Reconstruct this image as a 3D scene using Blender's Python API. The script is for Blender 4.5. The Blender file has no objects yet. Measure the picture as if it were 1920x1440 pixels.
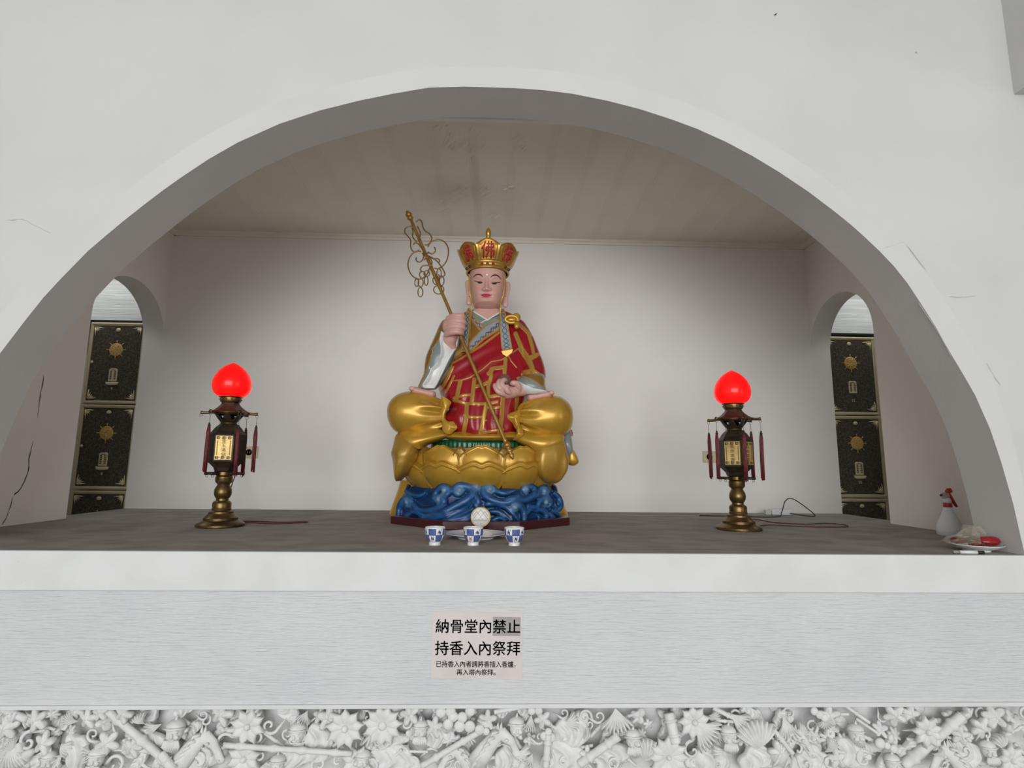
import bpy, bmesh, math, random
import numpy as np
from mathutils import Vector, Matrix

C = bpy.context.scene.collection
PI = math.pi
sc = bpy.context.scene
random.seed(7)
RNG = np.random.default_rng(11)

# ---------------------------------------------------------------- camera
CAM_F, CAM_D = 1032.703, 2.1                      # focal length in px of a 1920 wide frame, distance to the front wall
CAM_P, CAM_Y, CAM_R = 0.14672, 0.03134, 0.00984   # pitch, yaw, roll
CAM_POS = np.array([0.04534, -CAM_D, 0.31826])
_cp, _sp, _cy, _sy, _cr, _sr = (math.cos(CAM_P), math.sin(CAM_P), math.cos(CAM_Y), math.sin(CAM_Y), math.cos(CAM_R), math.sin(CAM_R))
_f = np.array([_sy*_cp, _cy*_cp, _sp]); _r0 = np.array([_cy, -_sy, 0.0]); _u0 = np.cross(_r0, _f)
CAM_M = np.array([_cr*_r0 + _sr*_u0, -_sr*_r0 + _cr*_u0, _f])
cam = bpy.data.objects.new('camera', bpy.data.cameras.new('camera')); C.objects.link(cam)
cam.data.sensor_width = 36.0; cam.data.lens = CAM_F/1920*36.0; cam.data.clip_start = 0.02
cam.matrix_world = Matrix(((CAM_M[0][0], CAM_M[1][0], -CAM_M[2][0], CAM_POS[0]),
                           (CAM_M[0][1], CAM_M[1][1], -CAM_M[2][1], CAM_POS[1]),
                           (CAM_M[0][2], CAM_M[1][2], -CAM_M[2][2], CAM_POS[2]), (0, 0, 0, 1)))
sc.camera = cam
sc.view_settings.view_transform = 'Standard'; sc.view_settings.look = 'None'
sc.view_settings.exposure = 0.0; sc.view_settings.gamma = 1.0; sc.view_settings.use_curve_mapping = False

# ---------------------------------------------------------------- daylight: overcast sky outside the open hall front
w = bpy.data.worlds.new('overcast'); sc.world = w; w.use_nodes = True
w.node_tree.nodes['Background'].inputs['Color'].default_value = (0.93, 0.97, 1.0, 1)
w.node_tree.nodes['Background'].inputs['Strength'].default_value = 0.25
def area(name, loc, rot, sx, sy, power, col=(1, 1, 1)):
    l = bpy.data.lights.new(name, 'AREA'); l.shape = 'RECTANGLE'; l.size = sx; l.size_y = sy; l.energy = power; l.color = col
    o = bpy.data.objects.new(name, l); C.objects.link(o); o.location = loc; o.rotation_euler = rot; return o
area('daylight_entrance', (-0.5, -9.0, 1.3), (math.radians(88), 0, 0), 7.4, 4.2, 590, (0.985, 0.995, 1.0))
area('daylight_side_doors', (5.6, -4.2, 0.7), (math.radians(90), 0, math.radians(62)), 2.4, 3.0, 38, (1.0, 0.985, 0.94))
area('corridor_fill_west', (-3.0, 1.55, 1.95), (0, 0, 0), 0.9, 0.25, 4.5, (0.97, 1.0, 1.0))  # unseen fill without fixture, added to brighten board and lockers
area('corridor_fill_east', (3.05, 1.55, 1.95), (0, 0, 0), 0.9, 0.25, 4.5, (0.97, 1.0, 0.98))  # matching unseen fill added for the other corridor

# ---------------------------------------------------------------- helpers
def at(px, py, Y):
    """point of the photo (1920x1440) taken back to the vertical plane y = Y of the place"""
    d = CAM_M.T @ np.array([(px-960)/CAM_F, (720-py)/CAM_F, 1.0])
    s = (Y-CAM_POS[1])/d[1]
    return CAM_POS + d*s
def px_of(P):
    q = (np.asarray(P)-CAM_POS) @ CAM_M.T
    return np.stack([960+CAM_F*q[..., 0]/q[..., 2], 720-CAM_F*q[..., 1]/q[..., 2]], -1)

def tag(o, label=None, cat=None, group=None, kind=None):
    if label: o['label'] = label
    if cat: o['category'] = cat
    if group: o['group'] = group
    if kind: o['kind'] = kind
    return o
def empty(name, loc=(0, 0, 0), rz=0.0):
    o = bpy.data.objects.new(name, None); C.objects.link(o); o.location = loc; o.rotation_euler = (0, 0, rz)
    o.empty_display_size = 0.05
    return o

class MB:
    """collects shapes and links them as ONE mesh object"""
    def __init__(s): s.v = []; s.f = []; s.n = 0; s.sm = []; s.mi = []; s.cur = 0
    def add(s, V, F, smooth=True):
        V = [tuple(map(float, p)) for p in V]
        s.v += V; s.f += [tuple(i+s.n for i in f) for f in F]; s.sm += [smooth]*len(F); s.mi += [s.cur]*len(F); s.n += len(V)
        return s
    def box(s, lo, hi, M=None, bev=0.0):
        bm = bmesh.new(); bmesh.ops.create_cube(bm, size=1.0)
        for v in bm.verts:
            v.co = Vector([lo[i] + (v.co[i]+0.5)*(hi[i]-lo[i]) for i in range(3)])
        if bev > 0: bmesh.ops.bevel(bm, geom=bm.edges[:], offset=bev, segments=2, profile=0.5, affect='EDGES')
        if M is not None: bmesh.ops.transform(bm, matrix=M, verts=bm.verts[:])
        return s.frombm(bm, False)
    def frombm(s, bm, smooth=True):
        bm.verts.index_update()
        V = [v.co[:] for v in bm.verts]; F = [[v.index for v in f.verts] for f in bm.faces]; bm.free()
        return s.add(V, F, smooth)
    def lathe(s, prof, c=(0, 0, 0), n=48, smooth=True, M=None, flat=None, sides=None):
        """prof: (radius, height) from bottom to top, revolved about the vertical through c"""
        V = []; F = []; m = len(prof)
        for k in range(n):
            a = 2*PI*k/n + (flat or 0)
            for r, z in prof: V.append(Vector((r*math.cos(a), r*math.sin(a), z)))
        for k in range(n):
            k2 = (k+1) % n
            for j in range(m-1): F.append((k*m+j, k2*m+j, k2*m+j+1, k*m+j+1))
        if prof[0][0] > 1e-6: F.append(tuple(k*m for k in range(n))[::-1])
        if prof[-1][0] > 1e-6: F.append(tuple(k*m+m-1 for k in range(n)))
        if M is not None: V = [M @ p for p in V]
        return s.add([p+Vector(c) for p in V], F, smooth)
    def tube(s, path, r, n=10, closed=False, smooth=True, flat=(1, 1), up=None):
        P = [Vector(p) for p in path]; m = len(P)
        R = [r]*m if not hasattr(r, '__len__') else list(r)
        V = []; F = []; prev = None
        for i, p in enumerate(P):
            if closed: t = P[(i+1) % m]-P[i-1]
            else: t = P[min(i+1, m-1)]-P[max(i-1, 0)]
            t = t.normalized() if t.length > 1e-9 else Vector((0, 0, 1))
            if prev is None:
                a = Vector(up) if up is not None else (Vector((0, 0, 1)) if abs(t.z) < 0.9 else Vector((1, 0, 0)))
                nx = (a - t*a.dot(t)).normalized()
            else:
                nx = prev - t*prev.dot(t); nx = nx.normalized() if nx.length > 1e-9 else prev
            prev = nx; ny = t.cross(nx)
            for k in range(n):
                q = 2*PI*k/n
                V.append(p + nx*(R[i]*flat[0]*math.cos(q)) + ny*(R[i]*flat[1]*math.sin(q)))
        for i in range(m if closed else m-1):
            i2 = (i+1) % m
            for k in range(n):
                k2 = (k+1) % n; F.append((i*n+k, i*n+k2, i2*n+k2, i2*n+k))
        if not closed:
            F.append(tuple(range(n))[::-1]); F.append(tuple((m-1)*n+k for k in range(n)))
        return s.add(V, F, smooth)
    def ball(s, c, r, nu=20, nv=12, M=None):
        r = (r, r, r) if not hasattr(r, '__len__') else r
        V = []; F = []
        for j in range(nv+1):
            th = PI*j/nv
            for i in range(nu):
                ph = 2*PI*i/nu
                V.append(Vector((r[0]*math.sin(th)*math.cos(ph), r[1]*math.sin(th)*math.sin(ph), -r[2]*math.cos(th))))
        for j in range(nv):
            for i in range(nu):
                i2 = (i+1) % nu; F.append((j*nu+i, j*nu+i2, (j+1)*nu+i2, (j+1)*nu+i))
        if M is not None: V = [M @ p for p in V]
        return s.add([p+Vector(c) for p in V], F)
    def grid(s, G, wrapu=False, wrapv=False, smooth=True, flip=False):
        """G: array [nu][nv][3]"""
        G = np.asarray(G, float); nu, nv = G.shape[:2]; F = []
        for i in range(nu if wrapu else nu-1):
            i2 = (i+1) % nu
            for j in range(nv if wrapv else nv-1):
                j2 = (j+1) % nv
                q = (i*nv+j, i2*nv+j, i2*nv+j2, i*nv+j2); F.append(q[::-1] if flip else q)
        return s.add(G.reshape(-1, 3), F, smooth)
    def prism(s, poly, d, M=None, smooth=False, bev=0.0):
        """outline poly (x,z) extruded along +y from 0 to d"""
        bm = bmesh.new(); a = [bm.verts.new((x, 0, z)) for x, z in poly]
        f = bm.faces.new(a); r = bmesh.ops.extrude_face_region(bm, geom=[f])
        vs = [e for e in r['geom'] if isinstance(e, bmesh.types.BMVert)]
        bmesh.ops.translate(bm, vec=(0, d, 0), verts=vs)
        bmesh.ops.recalc_face_normals(bm, faces=bm.faces[:])
        if bev > 0: bmesh.ops.bevel(bm, geom=bm.edges[:], offset=bev, segments=1, profile=0.5, affect='EDGES')
        bmesh.ops.triangulate(bm, faces=[f for f in bm.faces if len(f.verts) > 4])
        if M is not None: bmesh.ops.transform(bm, matrix=M, verts=bm.verts[:])
        return s.frombm(bm, smooth)
    def build(s, name, mat, parent=None, world=False, recalc=True, auto=None):
        me = bpy.data.meshes.new(name)
        V = s.v
        if world and parent is not None:
            L = parent.location; V = [(x-L.x, y-L.y, z-L.z) for x, y, z in V]
        me.from_pydata(V, [], s.f); me.update()
        me.polygons.foreach_set('use_smooth', s.sm)
        for m in (mat if isinstance(mat, (list, tuple)) else [mat]): me.materials.append(m)
        if any(s.mi): me.polygons.foreach_set('material_index', s.mi)
        if recalc:
            bm = bmesh.new(); bm.from_mesh(me); bmesh.ops.recalc_face_normals(bm, faces=bm.faces[:]); bm.to_mesh(me); bm.free()
        if auto is not None: me.set_sharp_from_angle(angle=math.radians(auto))
        o = bpy.data.objects.new(name, me); C.objects.link(o)
        if parent is not None: o.parent = parent
        return o
def remesh(o, voxel, smooth=0, factor=0.5, dec=None):
    """fuse the pieces of one part into a single skin"""
    m = o.modifiers.new('r', 'REMESH'); m.mode = 'VOXEL'; m.voxel_size = voxel; m.use_smooth_shade = True
    if smooth:
        q = o.modifiers.new('s', 'SMOOTH'); q.iterations = smooth; q.factor = factor
    dg = bpy.context.evaluated_depsgraph_get(); ev = o.evaluated_get(dg)
    me = bpy.data.meshes.new_from_object(ev); old = o.data; me.name = old.name
    o.modifiers.clear(); o.data = me
    me.polygons.foreach_set('use_smooth', [True]*len(me.polygons)); bpy.data.meshes.remove(old)
    return o
def get_v(o):
    a = np.empty(len(o.data.vertices)*3); o.data.vertices.foreach_get('co', a); return a.reshape(-1, 3)
def set_v(o, V): o.data.vertices.foreach_set('co', np.asarray(V, float).ravel()); o.data.update()
def paint(o, cols, name='paint'):
    """colour per vertex (rgb plus a 0..1 metal amount in alpha)"""
    a = o.data.color_attributes.new(name, 'FLOAT_COLOR', 'POINT'); a.data.foreach_set('color', np.asarray(cols, np.float32).ravel())
def smoothstep(a, b, x):
    t = np.clip((x-a)/(b-a), 0, 1); return t*t*(3-2*t)
def seg_dist(P, poly):
    """distance of 2-D points P from a polyline"""
    best = np.full(len(P), 1e9)
    for a, b in zip(poly[:-1], poly[1:]):
        a = np.array(a, float); b = np.array(b, float); d = b-a
        t = np.clip(((P-a)@d)/max(d@d, 1e-12), 0, 1)
        best = np.minimum(best, np.hypot(*(P-(a+t[:, None]*d)).T))
    return best
def inside(P, poly):
    x, y = P[:, 0], P[:, 1]; r = np.zeros(len(P), bool); n = len(poly); j = n-1
    for i in range(n):
        xi, yi = poly[i]; xj, yj = poly[j]
        c = ((yi > y) != (yj > y)) & (x < (xj-xi)*(y-yi)/((yj-yi) if yj != yi else 1e-9)+xi); r ^= c; j = i
    return r
def spline(pts, n):
    """Catmull-Rom through pts, n samples"""
    P = np.asarray(pts, float); m = len(P); out = []
    for q in np.linspace(0, m-1, n):
        i = min(int(q), m-2); t = q-i
        a, b, c, d = P[max(i-1, 0)], P[i], P[i+1], P[min(i+2, m-1)]
        out.append(0.5*((2*b)+(c-a)*t+(2*a-5*b+4*c-d)*t*t+(3*b-a-3*c+d)*t**3))
    return np.array(out)

# ---------------------------------------------------------------- materials
def mat(name, col, rough=0.6, metal=0.0, var=None, var_scale=6.0, bump=0.0, bump_dist=0.004, bump_scale=40.0, bump_stretch=(1, 1, 1), emit=None, emit_s=0.0,
        coat=0.0, spec=0.5, trans=0.0, attr=None, alpha=1.0, ior=1.45, detail=6.0, sss=0.0, var_lo=0.4, var_hi=0.7, stretch=(1, 1, 1)):
    m = bpy.data.materials.new(name); m.use_nodes = True; nt = m.node_tree; b = nt.nodes['Principled BSDF']; L = nt.links
    b.inputs['Base Color'].default_value = (*col, 1); b.inputs['Roughness'].default_value = rough; b.inputs['Metallic'].default_value = metal
    b.inputs['Coat Weight'].default_value = coat; b.inputs['Coat Roughness'].default_value = 0.13; b.inputs['Specular IOR Level'].default_value = spec
    b.inputs['Transmission Weight'].default_value = trans; b.inputs['Alpha'].default_value = alpha; b.inputs['IOR'].default_value = ior
    if emit: b.inputs['Emission Color'].default_value = (*emit, 1); b.inputs['Emission Strength'].default_value = emit_s
    tc = nt.nodes.new('ShaderNodeTexCoord')
    def noise(scale, st):
        mp = nt.nodes.new('ShaderNodeMapping'); mp.inputs['Scale'].default_value = st; L.new(tc.outputs['Object'], mp.inputs['Vector'])
        n = nt.nodes.new('ShaderNodeTexNoise'); n.inputs['Scale'].default_value = scale; n.inputs['Detail'].default_value = detail
        L.new(mp.outputs['Vector'], n.inputs['Vector']); return n
    src = None
    if attr:
        a = nt.nodes.new('ShaderNodeAttribute'); a.attribute_name = attr; src = a.outputs['Color']
        L.new(a.outputs['Alpha'], b.inputs['Metallic'])
    if var is not None:
        n = noise(var_scale, stretch); r = nt.nodes.new('ShaderNodeMapRange'); r.inputs['From Min'].default_value = var_lo; r.inputs['From Max'].default_value = var_hi
        L.new(n.outputs['Fac'], r.inputs['Value'])
        mx = nt.nodes.new('ShaderNodeMix'); mx.data_type = 'RGBA'
        mx.inputs[6].default_value = (*col, 1); mx.inputs[7].default_value = (*var, 1); L.new(r.outputs['Result'], mx.inputs['Factor'])
        if src is not None: L.new(src, mx.inputs[6])
        src = mx.outputs[2]
    if src is not None: L.new(src, b.inputs['Base Color'])
    if bump:
        n = noise(bump_scale, bump_stretch); bp = nt.nodes.new('ShaderNodeBump'); bp.inputs['Strength'].default_value = bump; bp.inputs['Distance'].default_value = bump_dist
        L.new(n.outputs['Fac'], bp.inputs['Height']); L.new(bp.outputs['Normal'], b.inputs['Normal'])
    return m

M_WALL = mat('white_wall_paint', (0.63, 0.625, 0.605), 0.72, var=(0.585, 0.58, 0.56), var_scale=1.6, bump=0.18, bump_scale=55, spec=0.25)
M_SOFFIT = M_WALL
M_INNER = mat('alcove_wall_paint', (0.87, 0.845, 0.805), 0.75, var=(0.82, 0.795, 0.755), var_scale=1.3, bump=0.18, bump_scale=45, spec=0.2)
M_APRON = mat('brushed_white_render', (0.665, 0.67, 0.678), 0.7, bump=1.0, bump_dist=0.0065, bump_scale=8, bump_stretch=(1.3, 1, 20), var=(0.62, 0.628, 0.64), var_scale=3, spec=0.25, detail=9)
M_BAND = mat('white_ledge_paint', (0.71, 0.715, 0.71), 0.7, var=(0.66, 0.665, 0.65), var_scale=5, bump=0.25, bump_scale=30, spec=0.25)
M_LEDGE = mat('grey_cement_top', (0.355, 0.328, 0.303), 0.85, var=(0.25, 0.229, 0.211), var_scale=6, bump=0.3, bump_scale=25, spec=0.2, stretch=(0.8, 1.2, 1))
M_FLOOR = mat('grey_stone_floor', (0.25, 0.24, 0.23), 0.5, var=(0.20, 0.19, 0.18), var_scale=20)
M_DARK = mat('crack_line', (0.055, 0.05, 0.045), 0.9)
M_DARK2 = mat('hairline_crack', (0.50, 0.49, 0.46), 0.9)

def struct(o, label=None):
    o['kind'] = 'structure'
    if label: o['label'] = label
    return o

# ---------------------------------------------------------------- setting
XL, XR, YB, YT, H = -2.3395, 2.3966, 1.8495, 0.20, 2.010
XLO, XRO = XL-0.145, XR+0.145
ARCH = [(-1.985, 0.0), (-1.965, .193), (-1.938, .352), (-1.905, .476), (-1.858, .626), (-1.821, .712), (-1.744, .845), (-1.687, .938), (-1.63, 1.016), (-1.543, 1.128), (-1.493, 1.181),
        (-1.426, 1.25), (-1.358, 1.316), (-1.290, 1.380), (-1.22, 1.441), (-1.12, 1.522), (-1.009, 1.599), (-.847, 1.687), (-.689, 1.751), (-.533, 1.80), (-.391, 1.837),
        (-.248, 1.869), (-.095, 1.879), (.109, 1.879), (.231, 1.874), (.355, 1.861), (.50, 1.834), (.637, 1.800), (.771, 1.757), (.875, 1.718), (.994, 1.663),
        (1.103, 1.603), (1.212, 1.534), (1.33, 1.45), (1.436, 1.364), (1.499, 1.309), (1.551, 1.258), (1.607, 1.2), (1.662, 1.136), (1.711, 1.066), (1.758, .982),
        (1.804, .897), (1.862, .773), (1.902, .692), (1.941, .61), (1.986, .476), (2.014, .352), (2.042, .193), (2.064, 0.0)]
A = np.array(ARCH)
def normals2(P):
    t = np.gradient(P, axis=0); n = np.stack([-t[:, 1], t[:, 0]], 1); return n/np.linalg.norm(n, axis=1)[:, None]
N2 = normals2(A)
RING = A + N2*0.094; RING[0] = (A[0][0]-.05, 0); RING[-1] = (A[-1][0]+.05, 0)
for k in range(1, 5):   # the plaster ring dies out towards the ledge
    RING[k] = A[k]+N2[k]*(.05+.010*k); RING[-1-k] = A[-1-k]+N2[-1-k]*(.05+.010*k)
OUT = []
for x, z in RING:
    a = math.atan2(z-0.2, x)
    sx = 4.2/abs(math.cos(a)) if abs(math.cos(a)) > 1e-6 else 1e9
    sz = (3.1-0.2)/math.sin(a) if math.sin(a) > 1e-6 else 1e9
    s_ = min(sx, sz); OUT.append((s_*math.cos(a), max(0.0, 0.2+s_*math.sin(a))))
OUT[0] = (-4.2, 0); OUT[-1] = (4.2, 0)
mb = MB()
def strip(a, ya, b, yb, smooth):
    G = [[(p[0], ya, p[1]) for p in a], [(p[0], yb, p[1]) for p in b]]
    mb.grid(G, smooth=smooth)
A_F = A
mb.cur = 1; strip(RING, -0.0035, A_F, -0.0035, False); strip(RING, -0.0035, RING, 0.0, False); mb.cur = 0; strip(OUT, 0.0, RING, 0.0, False)
strip(A_F, -0.0035, A, YT, False); strip(A, YT, OUT, YT, False); strip(OUT, YT, OUT, 0.0, False)
# corner fills of the outer rectangle
for sx in (-1, 1):
    ys = [p for p in OUT if p[0]*sx > 0]
    top = [p for p in ys if abs(p[1]-3.1) < 1e-6]; c = max(top, key=lambda p: abs(p[0])); side = max([p for p in ys if abs(abs(p[0])-4.2) < 1e-6], key=lambda p: p[1])
    mb.add([(c[0], 0, c[1]), (4.2*sx, 0, 3.1), (side[0], 0, side[1])], [(0, 1, 2)], False)
o = struct(mb.build('wall_front', [M_WALL, mat('arch_ring_paint', (0.645, 0.64, 0.62), 0.72, var=(0.605, 0.60, 0.58), var_scale=2, bump=0.18, bump_scale=55, spec=0.25)]), 'white plastered wall with the wide arched opening'); 
o.data.set_sharp_from_angle(angle=math.radians(25)); WALL_FRONT = o
# the wall below the ledge
def sbox(name, lo, hi, m, label=None, bev=0.0): return struct(MB().box(lo, hi, bev=bev).build(name, m), label)
sbox('trim_1', (-4.2, -0.012, -0.137), (4.2, 0.006, -0.0), M_BAND, 'smooth white band along the front of the ledge', 0.004)
sbox('wall_apron', (-4.2, 0.0, -0.520), (4.2, YT, -0.137), M_APRON, 'white combed render strip below the ledge')
sbox('trim_2', (-4.2, -0.010, -0.532), (4.2, 0.05, -0.518), M_BAND, 'narrow white moulding above the carved relief', 0.003)
sbox('wall_lower', (-4.2, 0.12, -1.25), (4.2, YT, -0.520), M_WALL)
sbox('floor_ledge', (XLO, 0.006, -0.03), (XRO, YB+0.06, 0.0), M_LEDGE, 'grey cement top of the altar ledge', 0.003)
sbox('floor', (-5.2, -7.2, -1.33), (5.2, 2.2, -1.25), M_FLOOR)
sbox('wall_back', (XL, YB, 0.0), (XR, YB+0.06, H+0.08), M_INNER, 'pale back wall of the alcove')
sbox('ceiling_hall', (-5.2, -7.2, 3.1), (5.2, 0.2, 3.2), M_WALL)
sbox('wall_hall_left', (-5.3, -7.2, -1.25), (-5.2, 2.2, 3.1), M_WALL)
sbox('wall_hall_right', (5.2, -2.6, -1.25), (5.3, 2.2, 3.1), M_WALL)
bx0 = 2.268
sbox('trim_beam', (bx0, -1.0, 1.925), (bx0+0.5, 0.0, 3.1), M_WALL, 'end of the white beam meeting the wall at upper right')

# alcove side walls with their arched side openings
def side_wall(name, xi, xo, y0, label):
    ya, yb = y0, YB; yc = (ya+yb)/2; hw = (yb-ya)/2; zs, za = 1.17, 1.515
    cur = [(yb, 0.0), (yb, 0.6), (yb, zs)]
    for k in range(1, 24):
        t = PI*k/24; cur.append((yc+hw*math.cos(t), zs+(za-zs)*math.sin(t)**0.92))
    cur += [(ya, zs), (ya, 0.6), (ya, 0.0)]
    out = []
    for y, z in cur: out.append((y, z))
    m = MB()
    top = [(y, H+0.06) for y, z in cur]
    n = len(cur)
    for x, fl in ((xi, 0), (xo, 1)):
        # near pier
        m.add([(x, YT, 0), (x, ya, 0), (x, ya, zs), (x, ya, H+.06), (x, YT, H+.06)], [(0, 1, 2, 3, 4)], False)
        arc = cur[2:n-2]
        m.grid([[(x, y, z) for y, z in arc], [(x, y, H+.06) for y, z in arc]], smooth=False)
    m.grid([[(xi, y, z) for y, z in cur], [(xo, y, z) for y, z in cur]], smooth=False)
    ob = struct(m.build(name, M_INNER), label); ob.data.set_sharp_from_angle(angle=math.radians(30)); return ob
side_wall('wall_left', XL, XLO, 1.1345, 'left side wall of the alcove with an arched opening')
side_wall('wall_right', XR, XRO, 1.1688, 'right side wall of the alcove with an arched opening')

# ceiling of the alcove: painted boards running front to back
M_CEIL = mat('old_ceiling_paint', (0.88, 0.83, 0.745), 0.75, var=(0.81, 0.76, 0.675), var_scale=1.5, bump=0.3, bump_scale=18, spec=0.25)
nt = M_CEIL.node_tree   # brown water stain and blistered paint over the statue
def patch_mask(nt, c, rad):
    tc = nt.nodes.new('ShaderNodeTexCoord'); mp = nt.nodes.new('ShaderNodeMapping'); mp.vector_type = 'TEXTURE'
    mp.inputs['Location'].default_value = (c[0], c[1], H); mp.inputs['Scale'].default_value = (rad[0], rad[1], 1)
    nt.links.new(tc.outputs['Object'], mp.inputs['Vector'])
    ns = nt.nodes.new('ShaderNodeTexNoise'); ns.inputs['Scale'].default_value = 3.2; ns.inputs['Detail'].default_value = 5
    nt.links.new(mp.outputs['Vector'], ns.inputs['Vector'])
    g = nt.nodes.new('ShaderNodeTexGradient'); g.gradient_type = 'SPHERICAL'; nt.links.new(mp.outputs['Vector'], g.inputs['Vector'])
    mu = nt.nodes.new('ShaderNodeMath'); mu.operation = 'MULTIPLY'; nt.links.new(g.outputs['Fac'], mu.inputs[0]); nt.links.new(ns.outputs['Fac'], mu.inputs[1])
    return mu.outputs[0]
bs = nt.nodes['Principled BSDF']
src = bs.inputs['Base Color'].links[0].from_socket
for c, rad, col, k in (((-0.20, 1.12), (0.26, 0.22), (0.56, 0.46, 0.34), 0.8), ((-0.09, 1.05), (0.035, 0.75), (0.58, 0.47, 0.33), 0.6), ((-0.35, 1.2), (0.2, 0.3), (0.55, 0.46, 0.34), 0.6)):
    mk = patch_mask(nt, c, rad); sm_ = nt.nodes.new('ShaderNodeMath'); sm_.operation = 'MULTIPLY'; sm_.use_clamp = True; sm_.inputs[1].default_value = k
    nt.links.new(mk, sm_.inputs[0]); mx = nt.nodes.new('ShaderNodeMix'); mx.data_type = 'RGBA'
    nt.links.new(sm_.outputs[0], mx.inputs['Factor']); nt.links.new(src, mx.inputs[6]); mx.inputs[7].default_value = (*col, 1); src = mx.outputs[2]
nt.links.new(src, bs.inputs['Base Color'])
mb = MB(); mb.box((XLO, 0.40, H), (XRO, YB+.06, H+0.06))
for k in range(-11, 12):       # pairs of thin ribs at every board joint
    x = -0.088 + k*0.213
    if XL < x < XR:
        for dx in (-0.019, 0.0, 0.019): mb.box((x+dx-0.0022, 0.40, H-0.0022), (x+dx+0.0022, YB, H))
CEIL = struct(mb.build('ceiling', M_CEIL), 'stained board ceiling of the alcove')
def blister(cx, cy, rx, ry, n, seed, rot=0.0, lim=0.5):
    """one patch of peeling paint: a thin crumpled skin hanging just below the boards"""
    r = np.random.default_rng(seed); nu, nv = 30, 30; ws = [(r.uniform(4, 11), r.uniform(9, 26), r.uniform(0, 6)) for _ in range(5)]
    G = []
    for i in range(nu):
        row = []
        for j in range(nv):
            u, v_ = i/(nu-1)*2-1, j/(nv-1)*2-1
            q = sum(math.sin(a*u+b*v_*0.6+c+1.5*math.sin(2*u)) for a, b, c in ws)/5
            edge = max(0, 1-(u*u+v_*v_)); h = 0.014*max(0, q-0.02)*min(1, edge*2.5)
            row.append((cx+rx*(u*math.cos(rot)-v_*math.sin(rot)), cy+ry*(v_*math.cos(rot)+u*math.sin(rot)), H+0.0015-h))
        G.append(row)
    mbb.grid(G, flip=True)
mbb = MB()
for cx, cy, rx, ry, sd in ((-.215, .60, .04, .10, 1), (-.07, .58, .055, .14, 2), (.155, .55, .055, .06, 3), (.165, .66, .045, .06, 4), (-.12, .72, .03, .22, 5), (-.17, .62, .15, .16, 13),
                           (.10, 1.06, .07, .05, 6), (-.05, 1.2, .08, .12, 7), (-.03, 1.10, .03, .07, 8), (-.22, 1.15, .11, .16, 9), (.02, 1.45, .05, .09, 10), (-.32, 1.35, .08, .1, 11), (-.25, .46, .05, .06, 12)):
    blister(cx, cy, rx, ry, 30, sd)
mbb.build('peeling_paint', M_CEIL, CEIL, recalc=False)
sbox('trim_3', (-0.62, 0.375, H-0.022), (0.62, 0.40, H+0.06), mat('lit_white_trim', (.90, .90, .88), .6), 'white edging strip at the front of the alcove ceiling')  # extra-white colour stands in for light on the strip
mb = MB()
prof = [(0, -0.036), (0.012, -0.036), (0.014, -0.018), (0.022, -0.014), (0.026, 0.0), (0, 0.0)]
G = [[(x, YB-d, H+z) for d, z in prof] for x in (XL, XR)]
mb.grid(G, smooth=False, wrapv=True)
for X, s_ in ((XL, 1), (XR, -1)):
    mb.grid([[(X+s_*d, y, H+z) for d, z in prof] for y in (YT, YB)], smooth=False, wrapv=True)
struct(mb.build('trim_4', M_CEIL), 'slim cornice around the top of the alcove walls')

# corridors behind the side openings
for sx, nm in ((-1, 'left'), (1, 'right')):
    xo = XLO if sx < 0 else XRO
    lo, hi = sorted((xo, sx*4.2))
    sbox('wall_corridor_back_'+nm, (lo, 2.05, -1.25), (hi, 2.15, H+.08), M_WALL)
    sbox('wall_corridor_end_'+nm, (sx*4.2-.05, YT, -1.25), (sx*4.2+.05, 2.15, H+.08), M_WALL)
    sbox('ceiling_corridor_'+nm, (lo, YT, H+0.02), (hi, 2.15, H+0.10), M_WALL)
M_BOARD = mat('white_corrugated_board', (0.86, 0.87, 0.86), 0.6, bump=0.8, bump_scale=10, bump_stretch=(0.4, 1, 14), var=(0.72, 0.73, 0.72), var_scale=5, stretch=(.5, 1, 9))
M_BLACK = mat('black_rubber', (0.012, 0.012, 0.013), 0.5)
for sx, nm in ((-1, 'left'), (1, 'right')):
    lo, hi = (-3.7, -2.40) if sx < 0 else (2.47, 3.75)
    zt = 1.645 if sx < 0 else 1.615
    sbox('trim_board_'+nm, (lo, 1.93, 1.34), (hi, 2.05, zt), M_BOARD, 'white ribbed board above the lockers in the %s opening' % nm)
    sbox('trim_bead_'+nm, (lo, 1.912, 1.324), (hi, 1.95, 1.341), M_BLACK, 'black strip between lockers and white board in the %s opening' % nm)

# cracks and marks in the paint
def crack(name, pts, wdt, m, parent, axis):
    P = [Vector(p) for p in pts]; V = []; F = []
    for i, p in enumerate(P):
        t = (P[min(i+1, len(P)-1)]-P[max(i-1, 0)]).normalized(); n = Vector(axis).cross(t).normalized()
        ww = wdt*(0.35+0.9*random.random())*(0.4 if i in (0, len(P)-1) else 1)
        V += [p+n*ww, p-n*ww]
    for i in range(len(P)-1): F.append((2*i, 2*i+1, 2*i+3, 2*i+2))
    return MB().add(V, F, False).build(name, m, parent)
def on_x(px, py, X):
    d = CAM_M.T @ np.array([(px-960)/CAM_F, (720-py)/CAM_F, 1.0]); s = (X-CAM_POS[0])/d[0]; return CAM_POS+d*s
WL = bpy.data.objects['wall_left']
def jag(pts, n, amp):
    P = spline(pts, n); return [(x+random.uniform(-amp, amp), y+random.uniform(-amp, amp)) for x, y in P]
crack('crack', [on_x(x, y, XL+.0008) for x, y in jag([(82, 705), (79, 728), (74, 760), (71, 782)], 9, 1.2)], .0028, M_DARK, WL, (1, 0, 0))
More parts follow.
